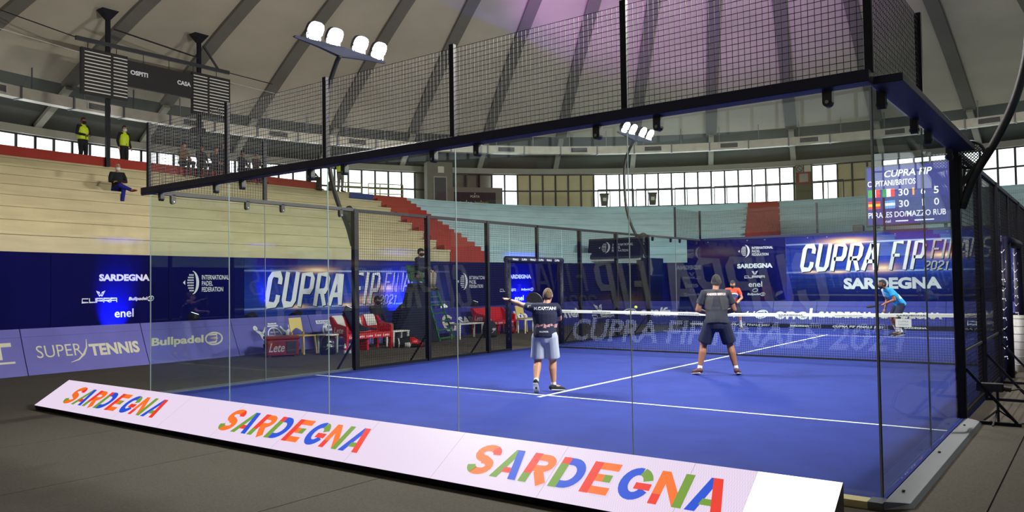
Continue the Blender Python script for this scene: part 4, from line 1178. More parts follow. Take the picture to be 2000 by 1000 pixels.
uplight(-7.3, 19.9, (-7.9, 20.1, 1.1), 'small blue uplight behind the entrance frame', 1400)
uplight(-7.5, 13.6, (-8.4, 13.6, 1.1), 'small blue uplight behind the umpire chair', 700)
uplight(2.45, 21.75, (2.3, 22.0, 1.7), 'small blue uplight at the foot of the far banner', 200, size=.6)

# ------------------------------------------------------------------ courtside furniture
def cool_box(loc, rz):
    t = thing('cool_box', 'dark red drinks cool box beside the straw chair', 'cool box', loc, rz)
    MB().box((-.37, -.22, .03), (.37, .22, .40)).build('body', 'darkred', t, bevel=.03)
    MB().box((-.39, -.24, .40), (.39, .24, .48)).build('lid', 'darkred', t, bevel=.025)
    for s in (-1, 1):
        MB().box((s*.39-.02, -.09, .22), (s*.39+.02, .09, .30)).build('handle', 'blackp', t, bevel=.01)
    MB().box((.08, -.235, .08), (.30, -.22, .36)).build('side_panel', 'blackp', t, bevel=.01)
    for s in (-.3, .3): MB().box((s-.04, -.2, 0), (s+.04, .2, .03)).build('foot', 'blackp', t)
    P = Print(); P.text('Lete', -.32, .12, .34, .20, .01, .25); P.build('lettering', 'greyp', t, lambda a, b: (a, -.226, b))
cool_box((-4.25, 5.5, FZ), math.radians(62))
def stack_chair(loc, rz, label):
    t = thing('plastic_chair', label, 'chair', loc, rz, group='straw coloured chairs')
    m_ = 'yellowch'
    MB().loft([[(-.2, -.21, .43), (.2, -.21, .43), (.2, -.21, .46), (-.2, -.21, .46)], [(-.22, 0, .42), (.22, 0, .42), (.22, 0, .455), (-.22, 0, .455)], [(-.21, .22, .43), (.21, .22, .43), (.21, .22, .46), (-.21, .22, .46)]]).build('seat', m_, t, bevel=.01)
    bk = MB()    # backrest with an arched opening at its foot
    N_ = 12
    lo = [(-.2+.4*k/N_, .50+.12*math.sin(PI*k/N_)) for k in range(N_+1)]
    for k in range(N_):
        (xa, za), (xb, zb) = lo[k], lo[k+1]
        Y = lambda z: -.21-.10*(z-.46)/.42
        bk.hexa([(xa, Y(za), za), (xb, Y(zb), zb), (xb, Y(zb)-.022, zb), (xa, Y(za)-.022, za), (xa, Y(.87), .87), (xb, Y(.87), .87), (xb, Y(.87)-.022, .87), (xa, Y(.87)-.022, .87)])
    bk.build('backrest', m_, t)
    for sx in (-1, 1):
        MB().bar((sx*.185, -.2, .52), (sx*.205, -.26, 0), .035).build('leg', m_, t)
        MB().bar((sx*.185, .19, .44), (sx*.205, .23, 0), .035).build('leg', m_, t)
    return t
stack_chair((-4.35, 6.22, FZ), math.radians(-85), 'straw coloured plastic chair beside the red cool box')
stack_chair((-4.55, 15.75, FZ), math.radians(-95), 'straw coloured plastic chair seen through the entrance frame')
def side_table(loc, rz, label, w_=.62, d_=.45, h_=.46):
    t = thing('side_table', label, 'table', loc, rz, group='low white courtside tables')
    MB().box((-w_/2, -d_/2, h_-.035), (w_/2, d_/2, h_)).build('table_top', 'white', t, bevel=.012)
    for sx in (-1, 1):
        for sy in (-1, 1):
            MB().loft([[(sx*(w_/2-.04)+a*r, sy*(d_/2-.04)+b*r, z) for a, b in ((-1,-1),(1,-1),(1,1),(-1,1))] for z, r in ((0, .015), (h_-.03, .024))]).build('leg', 'white', t)
side_table((-3.98, 6.66, FZ), math.radians(85), 'low white table between the black bag and the red bench', .4, .4)
side_table((-3.95, 9.02, FZ), math.radians(85), 'low white table at the right end of the near red bench', .58, .36, .42)
side_table((-4.18, 12.2, FZ), math.radians(88), 'low white table right of the umpire ladder', 1.1, .42)
side_table((-3.95, 15.1, FZ), math.radians(75), 'low white table before the chair in the entrance frame', .7)
def bench(loc, rz, label, towels):
    """moulded bench facing local +y, 2.2 m long"""
    t = thing('red_bench', label, 'bench', loc, rz, group='red courtside benches')
    Lh = .74
    MB().box((-Lh, -.25, .38), (Lh, .28, .44)).build('seat', 'red', t, bevel=.02)
    MB().hexa([(-Lh, -.26, .42), (Lh, -.26, .42), (Lh, -.19, .42), (-Lh, -.19, .42), (-Lh, -.38, .86), (Lh, -.38, .86), (Lh, -.33, .86), (-Lh, -.33, .86)]).build('backrest', 'red', t, bevel=.015)
    MB().box((-Lh, .26, .30), (Lh, .29, .44)).build('apron', 'red', t, bevel=.01)
    for s in (-1, 1):
        MB().prism([(-.38, .86), (-.26, .86), (-.10, .70), (.22, .64), (.30, .62), (.30, .40), (-.2, .40)], 0, s*Lh-.03, s*Lh+.03).build('arm', 'red', t, bevel=.012)
        for y in (-.26, .26):
            MB().hexa([(s*Lh-.03, y-.05, 0), (s*Lh+.03, y-.05, 0), (s*Lh+.03, y+.02, 0), (s*Lh-.03, y+.02, 0), (s*Lh-.03, y-.07, .42), (s*Lh+.03, y-.07, .42), (s*Lh+.03, y+.05, .42), (s*Lh-.03, y+.05, .42)]).build('leg', 'red', t)
    MB().box((-.03, -.2, 0), (.03, .2, .38)).build('centre_leg', 'red', t)
    P = Print()
    P.text('Lete', -.25, .56, .5, .19, .015, .25); P.build('lettering', 'whitep', t, lambda a, b: (-a, -.205-.13*(b-.42)/.44, b))
    P = Print()
    for k in range(5): P.text('Lete', -.68+.28*k, .335, .2, .07, .01, .25)
    P.build('lettering', 'whitep', t, lambda a, b: (-a, .293, b))
    P = Print(); P.text('Lete', -.16, .46, .34, .15, .012, .25)
    P.build('lettering', 'whitep', t, lambda a, b: (Lh+.033, a-.02, b)); 
    for k, xx in enumerate(towels):
        tw = MB(); prof = [(-.20, .60), (-.285, .79), (-.325, .875), (-.365, .878), (-.395, .84), (-.375, .66)]
        tw.loft([[(xx-.16+.01*math.sin(k*2+i), y+.004*i, z) for y, z in prof] + [(xx-.16, y-.018*(1 if i < 3 else -1), z) for i, (y, z) in list(enumerate(prof))[::-1]] if False else [(xx+q, y, z) for y, z in prof]+[(xx+q, y+.02*(-1 if z > .87 else (1 if y > -.34 else -1)) if z < .87 else y, z+(.012 if z > .87 else 0)) for y, z in prof[::-1]] for i, q in enumerate((-.17, .17))])
        o = tw.build('towel', 'white', t)
    return t
bench((-3.85, 7.68, FZ), math.radians(-91), 'red moulded bench with white towels behind the near fence posts', (.55, .0, -.5))
bench((-4.78, 14.3, FZ), math.radians(-92), 'red moulded bench beyond the umpire chair', ())
def backpack(loc, rz, label, s=1.0, col='blackc', trim='greyp'):
    t = thing('backpack', label, 'bag', loc, rz, group=None)
    def rg(z, w_, d_, yo=0): return [(w_*math.copysign(abs(math.cos(2*PI*k/16))**.6, math.cos(2*PI*k/16))*s, (d_*math.copysign(abs(math.sin(2*PI*k/16))**.6, math.sin(2*PI*k/16))+yo)*s, z*s) for k in range(16)]
    MB().loft([rg(0, .19, .12), rg(.05, .22, .15), rg(.28, .21, .15), rg(.45, .17, .12), rg(.53, .08, .06)]).build('body', col, t, smooth=True)
    MB().loft([rg(.06, .15, .05, -.14), rg(.1, .17, .07, -.15), rg(.28, .15, .06, -.15), rg(.34, .08, .03, -.13)]).build('front_pocket', col, t, smooth=True)
    MB().tube([(-.05*s, 0, .52*s), (-.03*s, 0, .58*s), (.03*s, 0, .58*s), (.05*s, 0, .52*s)], .012*s, 6).build('handle', trim, t)
    MB().tube([(-.12*s, -.20*s, .12*s), (-.02*s, -.222*s, .2*s), (.1*s, -.2*s, .3*s)], .008*s, 5).build('zip', trim, t)
    MB().box((-.05*s, -.228*s, .24*s), (.06*s, -.205*s, .31*s)).build('patch', trim, t)
    for q in (-1, 1): MB().tube([(q*.1*s, .1*s, .48*s), (q*.13*s, .2*s, .36*s), (q*.14*s, .2*s, .18*s), (q*.13*s, .13*s, .08*s)], .018*s, 6).build('strap', col, t)
    return t
M['gloss'] = mat('black_gloss_fabric', (20, 20, 22), .25)
backpack((-3.62, 6.36, FZ), math.radians(58), 'bulky black backpack between the straw chair and the red bench', .85, 'gloss')
backpack((-3.72, 12.75, FZ), math.radians(70), 'tall black backpack beside the far white table', .95)
backpack((-4.28, 14.48, FZ), math.radians(70), 'dark red bag at the foot of the far bench', .75, 'darkred', 'blackp')
def racket_bag(loc, rz):
    t = thing('racket_bag', 'black, red and white racket bag lying beside the umpire chair', 'bag', loc, rz)
    def rg(x, w_, h_): return [(x, w_*math.cos(2*PI*k/16), max(0, h_*.5+h_*.5*math.sin(2*PI*k/16))) for k in range(16)]
    MB().loft([rg(-.36, .10, .12), rg(-.32, .17, .24), rg(0, .19, .28), rg(.2, .17, .24), rg(.36, .10, .14), rg(.46, .04, .06)]).build('body', 'blackc', t, smooth=True)
    def band(x0, x1, a0, a1, m_, k=1.03):
        b = MB(); v = []
        for x, sc in ((x0, 1), ((x0+x1)/2, 1), (x1, 1)):
            w_ = .19*k*(1-abs(x)*.25); h_ = .28*(1-abs(x)*.3)
            v.append([(x, w_*math.cos(a0+(a1-a0)*i/8), h_*.5+h_*.52*math.sin(a0+(a1-a0)*i/8)) for i in range(9)])
        n_ = 9
        f_ = [(i*n_+j, i*n_+j+1, (i+1)*n_+j+1, (i+1)*n_+j) for i in range(2) for j in range(8)]
        o = b.add([p for r in v for p in r], f_).build('panel', m_, t, smooth=True)
        sm = o.modifiers.new('s', 'SOLIDIFY'); sm.thickness = .008
    band(-.14, .02, PI*1.0, PI*1.5, 'white'); band(.0, .22, PI*.55, PI*1.1, 'red'); band(.22, .34, PI*.9, PI*1.5, 'red'); band(-.30, -.27, PI*.6, PI*1.5, 'white')
    MB().tube([(-.25, -.12, .24), (-.1, -.2, .30), (.1, -.2, .30), (.25, -.12, .22)], .014, 6).build('strap', 'blackp', t)
racket_bag((-3.33, 8.82, FZ), math.radians(55))
# water bottles
M['bottle'] = mat('clear_bottle', (200, 214, 224), .15)
def bottle(x, y, label):
    t = thing('water_bottle', label, 'bottle', (x, y, FZ), group='water bottles on the courtside floor')
    MB().loft([[(r*math.cos(2*PI*k/12), r*math.sin(2*PI*k/12), z) for k in range(12)] for z, r in ((0, .03), (.01, .034), (.17, .034), (.2, .014), (.22, .013))]).build('body', 'bottle', t, smooth=True)
    MB().tube([(0, 0, .22), (0, 0, .24)], .016, 10).build('cap', 'white', t)
    MB().tube([(0, 0, .08), (0, 0, .13)], .0348, 12).build('wrap', 'red', t)
bottle(-3.42, 6.72, 'first of two water bottles beside the near red bench arm'); bottle(-3.36, 6.82, 'second of two water bottles beside the near red bench arm')
bottle(-3.85, 15.3, 'water bottle on the floor seen through the entrance frame')

# umpire's chair, a ladder facing the court with its cloth cover
uc = thing('umpire_chair', 'tall green umpire ladder chair with a dark blue printed cover', 'umpire chair')
bx0, bx1, by0, by1 = -5.05, -3.95, 10.05, 11.0      # feet
tx0, tx1, ty0, ty1, SZ = -4.95, -4.5, 10.2, 10.85, 1.56
def leg(a, b): return MB().bar(a, b, .045).build('leg', 'green', uc)
for (a, b) in (((bx0, by0, FZ), (tx0, ty0, SZ)), ((bx0, by1, FZ), (tx0, ty1, SZ)), ((bx1, by0, FZ), (tx1, ty0, SZ)), ((bx1, by1, FZ), (tx1, ty1, SZ))): leg(a, b)
for k in range(7):
    z = .02+.24*k; f_ = (z-FZ)/(SZ-FZ)
    xx = bx1+(tx1-bx1)*f_; ya = by0+(ty0-by0)*f_; yb = by1+(ty1-by1)*f_
    MB().box((xx-.07, ya, z), (xx+.04, yb, z+.03)).build('rung', 'green', uc)
# platform, seat, back and arms
MB().box((tx0, ty0-.03, SZ-.03), (tx1+.05, ty1+.03, SZ)).build('platform', 'green', uc)
MB().box((-5.05, 10.27, SZ+.13), (-4.62, 10.8, SZ+.18)).build('seat', 'green', uc, bevel=.01)
MB().hexa([(-5.08, 10.27, SZ+.18), (-5.03, 10.27, SZ+.18), (-5.03, 10.8, SZ+.18), (-5.08, 10.8, SZ+.18), (-5.2, 10.3, SZ+.62), (-5.15, 10.3, SZ+.62), (-5.15, 10.77, SZ+.62), (-5.2, 10.77, SZ+.62)]).build('backrest', 'green', uc, bevel=.01)
for y in (10.24, 10.83):
    MB().tube([(-5.1, y, SZ+.4), (-4.75, y, SZ+.42), (-4.6, y, SZ+.36), (-4.58, y, SZ)], .022, 8).build('arm', 'green', uc, smooth=True)
# cover on the side toward the camera and on the back
MB().hexa([(bx0+.05, by0-.78, FZ+.03), (bx1-.04, by0-.03, FZ+.03), (bx1-.04, by0-.015, FZ+.03), (bx0+.05, by0-.765, FZ+.03), (tx0-.1, ty0-.035, SZ+.08), (tx1-.0, ty0-.035, SZ+.08), (tx1-.0, ty0-.02, SZ+.08), (tx0-.1, ty0-.02, SZ+.08)]).build('cover', 'navyc', uc)
MB().hexa([(bx0-.03, by0-.75, FZ+.03), (bx0-.01, by0-.75, FZ+.03), (bx0-.11, by1, FZ+.03), (bx0-.13, by1, FZ+.03), (tx0-.11, ty0-.02, SZ+.08), (tx0-.09, ty0-.02, SZ+.08), (tx0-.09, ty1, SZ+.08), (tx0-.11, ty1, SZ+.08)]).build('cover', 'navyc', uc)
P = Print(); P.text('CUPRA FIP', -.24, 1.06, .44, .13, .02, .2); P.text('FINALS', -.16, .92, .34, .10, .01, .2); P.text('SARDEGNA', -.17, .66, .36, .06, .03)
CQ = [Vector((bx0+.05, by0-.79, FZ+.03)), Vector((bx1-.04, by0-.04, FZ+.03)), Vector((tx1, ty0-.045, SZ+.08)), Vector((tx0-.1, ty0-.045, SZ+.08))]
def cover_pt(a, b):
    k = (b-FZ)/(SZ-FZ); L_ = CQ[0].lerp(CQ[3], k); R_ = CQ[1].lerp(CQ[2], k); return L_.lerp(R_, .5+a/(R_-L_).length)+Vector((.004, -.008, 0))
P.build('cover_print', 'offwhite', uc, cover_pt)
MB().tube([(-4.55, 10.83, SZ+.38), (-4.45, 10.85, SZ+.5), (-4.3, 10.84, SZ+.56)], .008, 6).build('microphone_arm', 'blackm', uc)
MB().ball((-4.28, 10.84, SZ+.565), (.035, .022, .022), 10, 7).build('microphone', 'blackp', uc, smooth=True)

UA = math.radians(15); _B = Vector((-3.95, 10.72, 0)); _B0 = Vector((bx1, by0, 0))
uc.rotation_euler = (0, 0, UA); uc.location = _B-Matrix.Rotation(UA, 3, 'Z') @ _B0
UM = Matrix.Translation(uc.location) @ Matrix.Rotation(UA, 4, 'Z')
# black gadget and cable beside the right fence post
t = thing('camera_stand', 'small black camera on a stand clamped by the right fence post', 'camera', (10.34, 4.05, FZ))
MB().tube([(0, 0, 0), (0, 0, .38)], .014, 8).build('stand_pole', 'blackm', t)
for a in (20, 140, 260): MB().bar((0, 0, .16), (.2*math.cos(math.radians(a)), .2*math.sin(math.radians(a)), .01), .016).build('stand_leg', 'blackm', t)
MB().box((-.2, -.05, .36), (.06, .05, .45)).build('camera_body', 'blackp', t, bevel=.01); MB().tube([(.06, 0, .40), (.13, 0, .39)], .03, 10).build('lens_barrel', 'blackp', t)
o = MB().tube([(10.42, 4.05, .32), (10.55, 4.15, .34), (10.72, 4.25, .2), (10.78, 4.28, .02), (10.66, 4.22, FZ+.012), (10.45, 4.1, FZ+.012)], .009, 6).build('cable', 'blackm', smooth=True)
tag(o, 'black cable looping from the camera stand to the floor', 'cable')
# ------------------------------------------------------------------ people
TMP = bpy.data.scenes.new('build_tmp')
def fuse(b, name, voxel, it=3):
    me = b.mesh(name); bm = bmesh.new(); bm.from_mesh(me); bmesh.ops.recalc_face_normals(bm, faces=bm.faces); bm.to_mesh(me); bm.free()
    o = bpy.data.objects.new('tmp', me); TMP.collection.objects.link(o)
    r = o.modifiers.new('r', 'REMESH'); r.mode = 'VOXEL'; r.voxel_size = voxel
    s = o.modifiers.new('s', 'SMOOTH'); s.factor = .5; s.iterations = it
    vl = TMP.view_layers[0]; vl.update(); dg = vl.depsgraph
    out = bpy.data.meshes.new_from_object(o.evaluated_get(dg), depsgraph=dg); out.name = name
    bpy.data.objects.remove(o); bpy.data.meshes.remove(me)
    out.polygons.foreach_set('use_smooth', [True]*len(out.polygons)); return out

def etube(b, pts, rad, side, n=14, capa=True, capb=True):
    pts = [Vector(p) for p in pts]; rad = [(r, r) if isinstance(r, (int, float)) else r for r in rad]; side = Vector(side)
    T = []
    for i in range(len(pts)): T.append((pts[min(i+1, len(pts)-1)]-pts[max(i-1, 0)]).normalized())
    P = list(zip(pts, rad, T))
    def caps(p, r, t, sgn):
        m_ = min(r); return [(p+t*sgn*m_*h, (r[0]*k, r[1]*k), t) for h, k in ((.5, .86), (.85, .5), (1.0, .12))]
    if capa: P = caps(P[0][0], P[0][1], P[0][2], -1)[::-1]+P
    if capb: P = P+caps(P[-1][0], P[-1][1], P[-1][2], 1)
    rings = []
    for p, r, t in P:
        s = side-t*side.dot(t)
        if s.length < .05: s = Vector((0, 1, 0))-t*t.y
        s.normalize(); w_ = t.cross(s)
        rings.append([p+s*r[0]*math.cos(2*PI*k/n)+w_*r[1]*math.sin(2*PI*k/n) for k in range(n)])
    b.loft(rings); return b

STAND = dict(pelvis=(0, 0, .95), waist=(0, 0, 1.08), chest=(0, 0, 1.28), neck=(0, -.01, 1.47), head=(0, .03, 1.62),
             shL=(-.185, 0, 1.42), shR=(.185, 0, 1.42), elL=(-.25, -.03, 1.14), elR=(.25, -.03, 1.14), wrL=(-.26, .06, .90), wrR=(.26, .06, .90),
             hipL=(-.09, 0, .92), hipR=(.09, 0, .92), knL=(-.10, .03, .50), knR=(.10, .03, .50), anL=(-.11, -.03, .08), anR=(.11, -.03, .08), toL=(-.14, .15, .03), toR=(.14, .15, .03))
SIT = dict(pelvis=(0, 0, .12), waist=(0, .01, .27), chest=(0, .03, .47), neck=(0, .04, .66), head=(0, .09, .81),
           shL=(-.185, .03, .61), shR=(.185, .03, .61), elL=(-.24, .12, .36), elR=(.24, .12, .36), wrL=(-.10, .32, .26), wrR=(.10, .32, .26),
           hipL=(-.09, .03, .10), hipR=(.09, .03, .10), knL=(-.13, .45, .12), knR=(.13, .45, .12), anL=(-.12, .46, -.33), anR=(.12, .46, -.33), toL=(-.14, .63, -.39), toR=(.14, .63, -.39))

def person(label, loc, rz, pose, top, bottom, hair='hairk', skin='skin', sc=1.0, voxel=.012, sleeve=.6, legs='shorts', yaw=0, pitch=0, roll=0,
           socks=False, shoe='blackc', curl=(.5, .5), face=True, extra=None, cap=None, group=None, mask=None, thick=1.0, beard=None):
    t = thing('person', label, 'person', loc, rz, group)
    J = {k: Vector(v)*sc for k, v in pose.items()}
    S = sc
    side = (J['shR']-J['shL']).normalized()
    def lerp(a, b, f): return J[a].lerp(J[b], f) if isinstance(a, str) else a.lerp(b, f)
    HR = Matrix.Translation(J['head']) @ Matrix.Rotation(yaw, 4, 'Z') @ Matrix.Rotation(pitch, 4, 'X') @ Matrix.Rotation(roll, 4, 'Y') @ Matrix.Scale(S, 4)
    # --- body: one continuous surface
    b = MB(); k = S*thick
    etube(b, [J['pelvis']-Vector((0, 0, .04*S)), J['waist'], J['chest'], lerp('chest', 'neck', .6)], [(.145*k, .10*k), (.13*k, .09*k), (.16*k, .105*k), (.13*k, .08*k)], side)
    etube(b, [lerp('chest', 'neck', .7), J['neck'], lerp('neck', 'head', .6)], [(.07*S, .06*S), (.055*S, .056*S), (.052*S, .056*S)], side, 12)
    hp = [(-.115, .02, .034, .04), (-.085, .012, .05, .062), (-.04, .006, .064, .080), (.01, 0, .072, .092), (.055, -.004, .073, .094), (.09, -.006, .060, .078), (.115, -.006, .034, .045)]
    hb = MB(); hb.loft([[(rx*math.cos(2*PI*q/16), y+ry*math.sin(2*PI*q/16), z) for q in range(16)] for z, y, rx, ry in hp])
    etube(hb, [(0, .088, .025), (0, .105, -.012), (0, .096, -.03)], [.009, .014, .011], (1, 0, 0), 8)
    for s_ in (-1, 1): hb.ball((s_*.075, -.008, 0), (.012, .02, .032), 8, 6)
    hb.ball((0, .088, -.058), (.024, .01, .010), 8, 5)
    hb.xf(HR); b.add(hb.v, hb.f)
    for L_, c_ in (('L', curl[0]), ('R', curl[1])):
        sh, el, wr = J['sh'+L_], J['el'+L_], J['wr'+L_]
        etube(b, [lerp('chest', 'sh'+L_, .55), sh, sh.lerp(el, .5), el], [.06*k, .056*k, .046*k, .038*k], side, 12)
        etube(b, [el, el.lerp(wr, .35), wr], [.038*k, .040*k, .026*S], side, 12)
        d = (wr-el).normalized(); up = Vector((0, 0, 1))
        hs = d.cross(up); hs = hs.normalized() if hs.length > .2 else side.copy()
        nrm = hs.cross(d).normalized()
        kn = wr+d*.085*S
        etube(b, [wr, wr+d*.03*S, kn], [(.024*S, .020*S), (.036*S, .017*S), (.041*S, .015*S)], hs, 12)
        for q in range(4):
            l = (.072, .082, .077, .060)[q]*S; base = kn+hs*(-.030+.020*q)*S*(1 if L_ == 'L' else -1)-d*.01*S
            a1 = c_*.8; d1 = (d*math.cos(a1)-nrm*math.sin(a1)); a2 = c_*2.0; d2 = (d*math.cos(a2)-nrm*math.sin(a2))
            p1 = base+d1*l*.5; etube(b, [base, p1, p1+d2*l*.5], [.0095*S, .009*S, .0075*S], hs, 8)
        th = wr+d*.03*S+hs*(-.035)*S*(1 if L_ == 'L' else -1)
        dt = (d*.75-hs*.65*(1 if L_ == 'L' else -1)-nrm*.2).normalized()
        etube(b, [th, th+dt*.035*S, th+(dt*.5+d*.5)*.068*S], [.013*S, .0115*S, .009*S], hs, 8)
    feet = {}
    for L_ in 'LR':
        hi, kn, an, to = J['hip'+L_], J['kn'+L_], J['an'+L_], J['to'+L_]
        etube(b, [hi, hi.lerp(kn, .5), kn], [.088*k, .076*k, .055*k], side, 14)
        etube(b, [kn, kn.lerp(an, .3)-(to-an).normalized()*.012*S, kn.lerp(an, .7), an], [.053*k, .057*k, .042*k, .034*S], side, 14)
        fd = (to-an); fd = fd.normalized(); feet[L_] = fd
        etube(b, [an, an.lerp(to, .5), to], [.036*S, .036*S, .03*S], side, 10)
    obj('body', fuse(b, 'body', voxel), skin, t)
    # --- shirt
    b = MB(); g = .020*S
    hem = J['pelvis']+(J['pelvis']-J['waist']).normalized()*.06*S
    etube(b, [hem, J['pelvis'], J['waist'], J['chest'], lerp('chest', 'neck', .55), lerp('chest', 'neck', .82)],
          [(.165*k+g*.6, .115*k+g*.5), (.155*k+g, .11*k+g), (.14*k+g, .10*k+g), (.165*k+g, .11*k+g), (.14*k+g, .09*k+g), (.075*S, .07*S)], side, 18, capa=False)
    for L_ in 'LR':
        sh, el, wr = J['sh'+L_], J['el'+L_], J['wr'+L_]
        pts = [lerp('chest', 'sh'+L_, .4), sh, sh.lerp(el, .5), sh.lerp(el, min(1, sleeve))]
        rd = [.075*k, .070*k, .062*k, .060*k]
        if sleeve > 1:
            pts += [el.lerp(wr, .5), el.lerp(wr, .95)]; rd = [.078*k, .074*k, .062*k, .054*k, .048*k, .040*k]
        etube(b, pts, rd, side, 14, capb=(sleeve > 1))
    yk = lerp('chest', 'neck', .72)
    etube(b, [J['shL'].lerp(yk, .1), yk-Vector((0, 0, .01*S)), J['shR'].lerp(yk, .1)], [.066*k, (.085*k, .078*k), .066*k], (0, 1, 0), 14)
    shirt = obj('shirt' if sleeve < 1 else 'jacket', fuse(b, 'shirt', voxel, 4), top, t)
    # --- shorts or trousers
    b = MB()
    etube(b, [lerp('pelvis', 'waist', .35), J['pelvis'], J['pelvis']-Vector((0, 0, .06*S))], [(.14*k+.012*S, .10*k+.012*S), (.15*k+.012*S, .108*k+.014*S), (.14*k+.01*S, .105*k+.012*S)], side, 16)
    for L_ in 'LR':
        hi, kn, an = J['hip'+L_], J['kn'+L_], J['an'+L_]
        if legs == 'shorts': etube(b, [hi, hi.lerp(kn, .5), hi.lerp(kn, .86)], [.104*k, .104*k, .108*k], side, 14, capb=False)
        else:
            etube(b, [hi, hi.lerp(kn, .5), kn], [.100*k, .090*k, .073*k], side, 14)
            etube(b, [kn, kn.lerp(an, .5), kn.lerp(an, .97)], [.073*k, .065*k, .058*k], side, 14, capb=False)
    obj('shorts' if legs == 'shorts' else 'trousers', fuse(b, 'shorts', voxel, 4), bottom, t)
    # --- socks and shoes
    for L_ in 'LR':
        kn, an, to = J['kn'+L_], J['an'+L_], J['to'+L_]
        if socks: obj('sock', fuse(etube(MB(), [an+(kn-an).normalized()*.235*S, an+(kn-an).normalized()*.06*S, an], [.046*S, .041*S, .042*S], side, 12), 'sock', .01, 2), 'sock', t)
        fd = feet[L_]; heel = an-fd*.05*S; upv = (kn-an).normalized(); dn = (upv-fd*upv.dot(fd)).normalized()
        b = MB(); etube(b, [heel-dn*.028*S, an.lerp(to, .35)-dn*.018*S, to-dn*.0*S, to+fd*.05*S], [(.040*S, .045*S), (.042*S, .044*S), (.048*S, .032*S), (.036*S, .024*S)], side, 12)
        etube(b, [an+upv*.01*S, an-dn*.02*S], [.044*S, .044*S], side, 12)
        o = obj('shoe', fuse(b, 'shoe', .009, 2), shoe, t)
        if socks:
            sl = MB(); etube(sl, [heel-dn*.068*S, to-dn*.028*S, to+fd*.05*S-dn*.02*S], [(.040*S, .010*S), (.048*S, .010*S), (.036*S, .009*S)], side, 12); obj('sole', sl.mesh('sole', True), 'white', o)
    # --- hair, face
    if hair:
        h = MB().ball((0, -.006, .012), (.081, .103, .118), 22, 16)
        keep = []
        for f_ in h.f:
            c = sum((Vector(h.v[i]) for i in f_), Vector())/len(f_)
            if c.z > .060+.25*max(0, -0) and c.y > .02: keep.append(f_)
            elif c.y <= .02 and c.z > -.055+.9*max(0, c.y+.045): keep.append(f_)
        h.f = keep; h.xf(HR)
        o = obj('hair', h.mesh('hair', True), hair, t); sm = o.modifiers.new('s', 'SOLIDIFY'); sm.thickness = .012*S; sm.offset = -1
    if cap:
        h = MB().ball((0, -.004, .03), (.086, .107, .106), 22, 14); h.f = [f_ for f_ in h.f if all(h.v[i][2] > .045 for i in f_)]; h.xf(HR)
        o = obj('cap', h.mesh('cap', True), cap, t); sm = o.modifiers.new('s', 'SOLIDIFY'); sm.thickness = .01*S
        br = MB(); etube(br, [(0, .08, .056), (0, .165, .046)], [(.07, .008), (.05, .006)], (1, 0, 0), 12); br.xf(HR); obj('peak', br.mesh('peak', True), cap, o)
    if face:
        e = MB()
        for s_ in (-1, 1): e.ball((s_*.029, .082, .022), (.012, .008, .007), 8, 6)
        e.xf(HR); obj('eyes', e.mesh('eyes'), 'blackp', t)
        e = MB()
        for s_ in (-1, 1): etube(e, [(s_*.015, .090, .042), (s_*.045, .078, .044)], [.005, .004], (0, 0, 1), 6)
        e.xf(HR); obj('eyebrows', e.mesh('eyebrows'), hair or 'hairk', t)
        if not mask:
            e = MB().ball((0, .094, -.056), (.024, .006, .005), 8, 5); e.xf(HR); obj('mouth', e.mesh('mouth'), 'darkred', t)
    if mask or beard:
        h = MB().ball((0, .014, -.052), (.071, .094, .066), 18, 12)
        h.f = [f_ for f_ in h.f if all(h.v[i][1] > .0 for i in f_) and all(h.v[i][2] < (-.008 if mask else -.03) for i in f_)]; h.xf(HR)
        o = obj('face_mask' if mask else 'beard', h.mesh('mask', True), mask or beard, t); sm = o.modifiers.new('s', 'SOLIDIFY'); sm.thickness = .006*S; sm.offset = 1
    t['_tmp'] = 1; del t['_tmp']
    return t, shirt, J

def on_back(shirt, P, name, m, parent, sgn=1, off=.004):
    """lays print on the back (sgn=1) or front (-1) of a garment by casting it onto the cloth"""
    me = shirt.data; bv = BVHTree.FromPolygons([v.co for v in me.vertices], [tuple(p.vertices) for p in me.polygons])
    out = []
    for u, v in P.v:
        o_ = Vector((u*sgn, -1.2*sgn, v)); hit = bv.ray_cast(o_, Vector((0, sgn, 0)))
        y = hit[0].y if hit[0] else 0
        out.append((u*sgn, y-off*sgn, v))
    me2 = bpy.data.meshes.new(name); me2.from_pydata(out, [], P.f); me2.update()
    return obj(name, me2, m, parent)
def vest(t, J, S, m='hivis', voxel=.012):
    side = (J['shR']-J['shL']).normalized(); b = MB()
    c, n_ = J['chest'], J['neck']
    etube(b, [J['pelvis']-Vector((0, 0, .0)), J['waist'], c, c.lerp(n_, .5), c.lerp(n_, .75)], [(.195*S, .15*S), (.19*S, .148*S), (.205*S, .155*S), (.185*S, .135*S), (.12*S, .10*S)], side, 18, capa=False)
    o = obj('vest', fuse(b, 'vest', voxel, 3), m, t)
    P = Print()
    for z in (J['waist'].z-.02, J['waist'].z+.12): P.rect(-.17, z, -.02, z+.04); P.rect(.02, z, .17, z+.04)
    on_back(o, P, 'reflective_strip', 'greyp', t, -1, .004)
    P = Print(); P.rect(-.012, J['pelvis'].z+.02, .012, J['chest'].z+.1); on_back(o, P, 'front_opening', 'blackc', t, -1, .003)
    return o
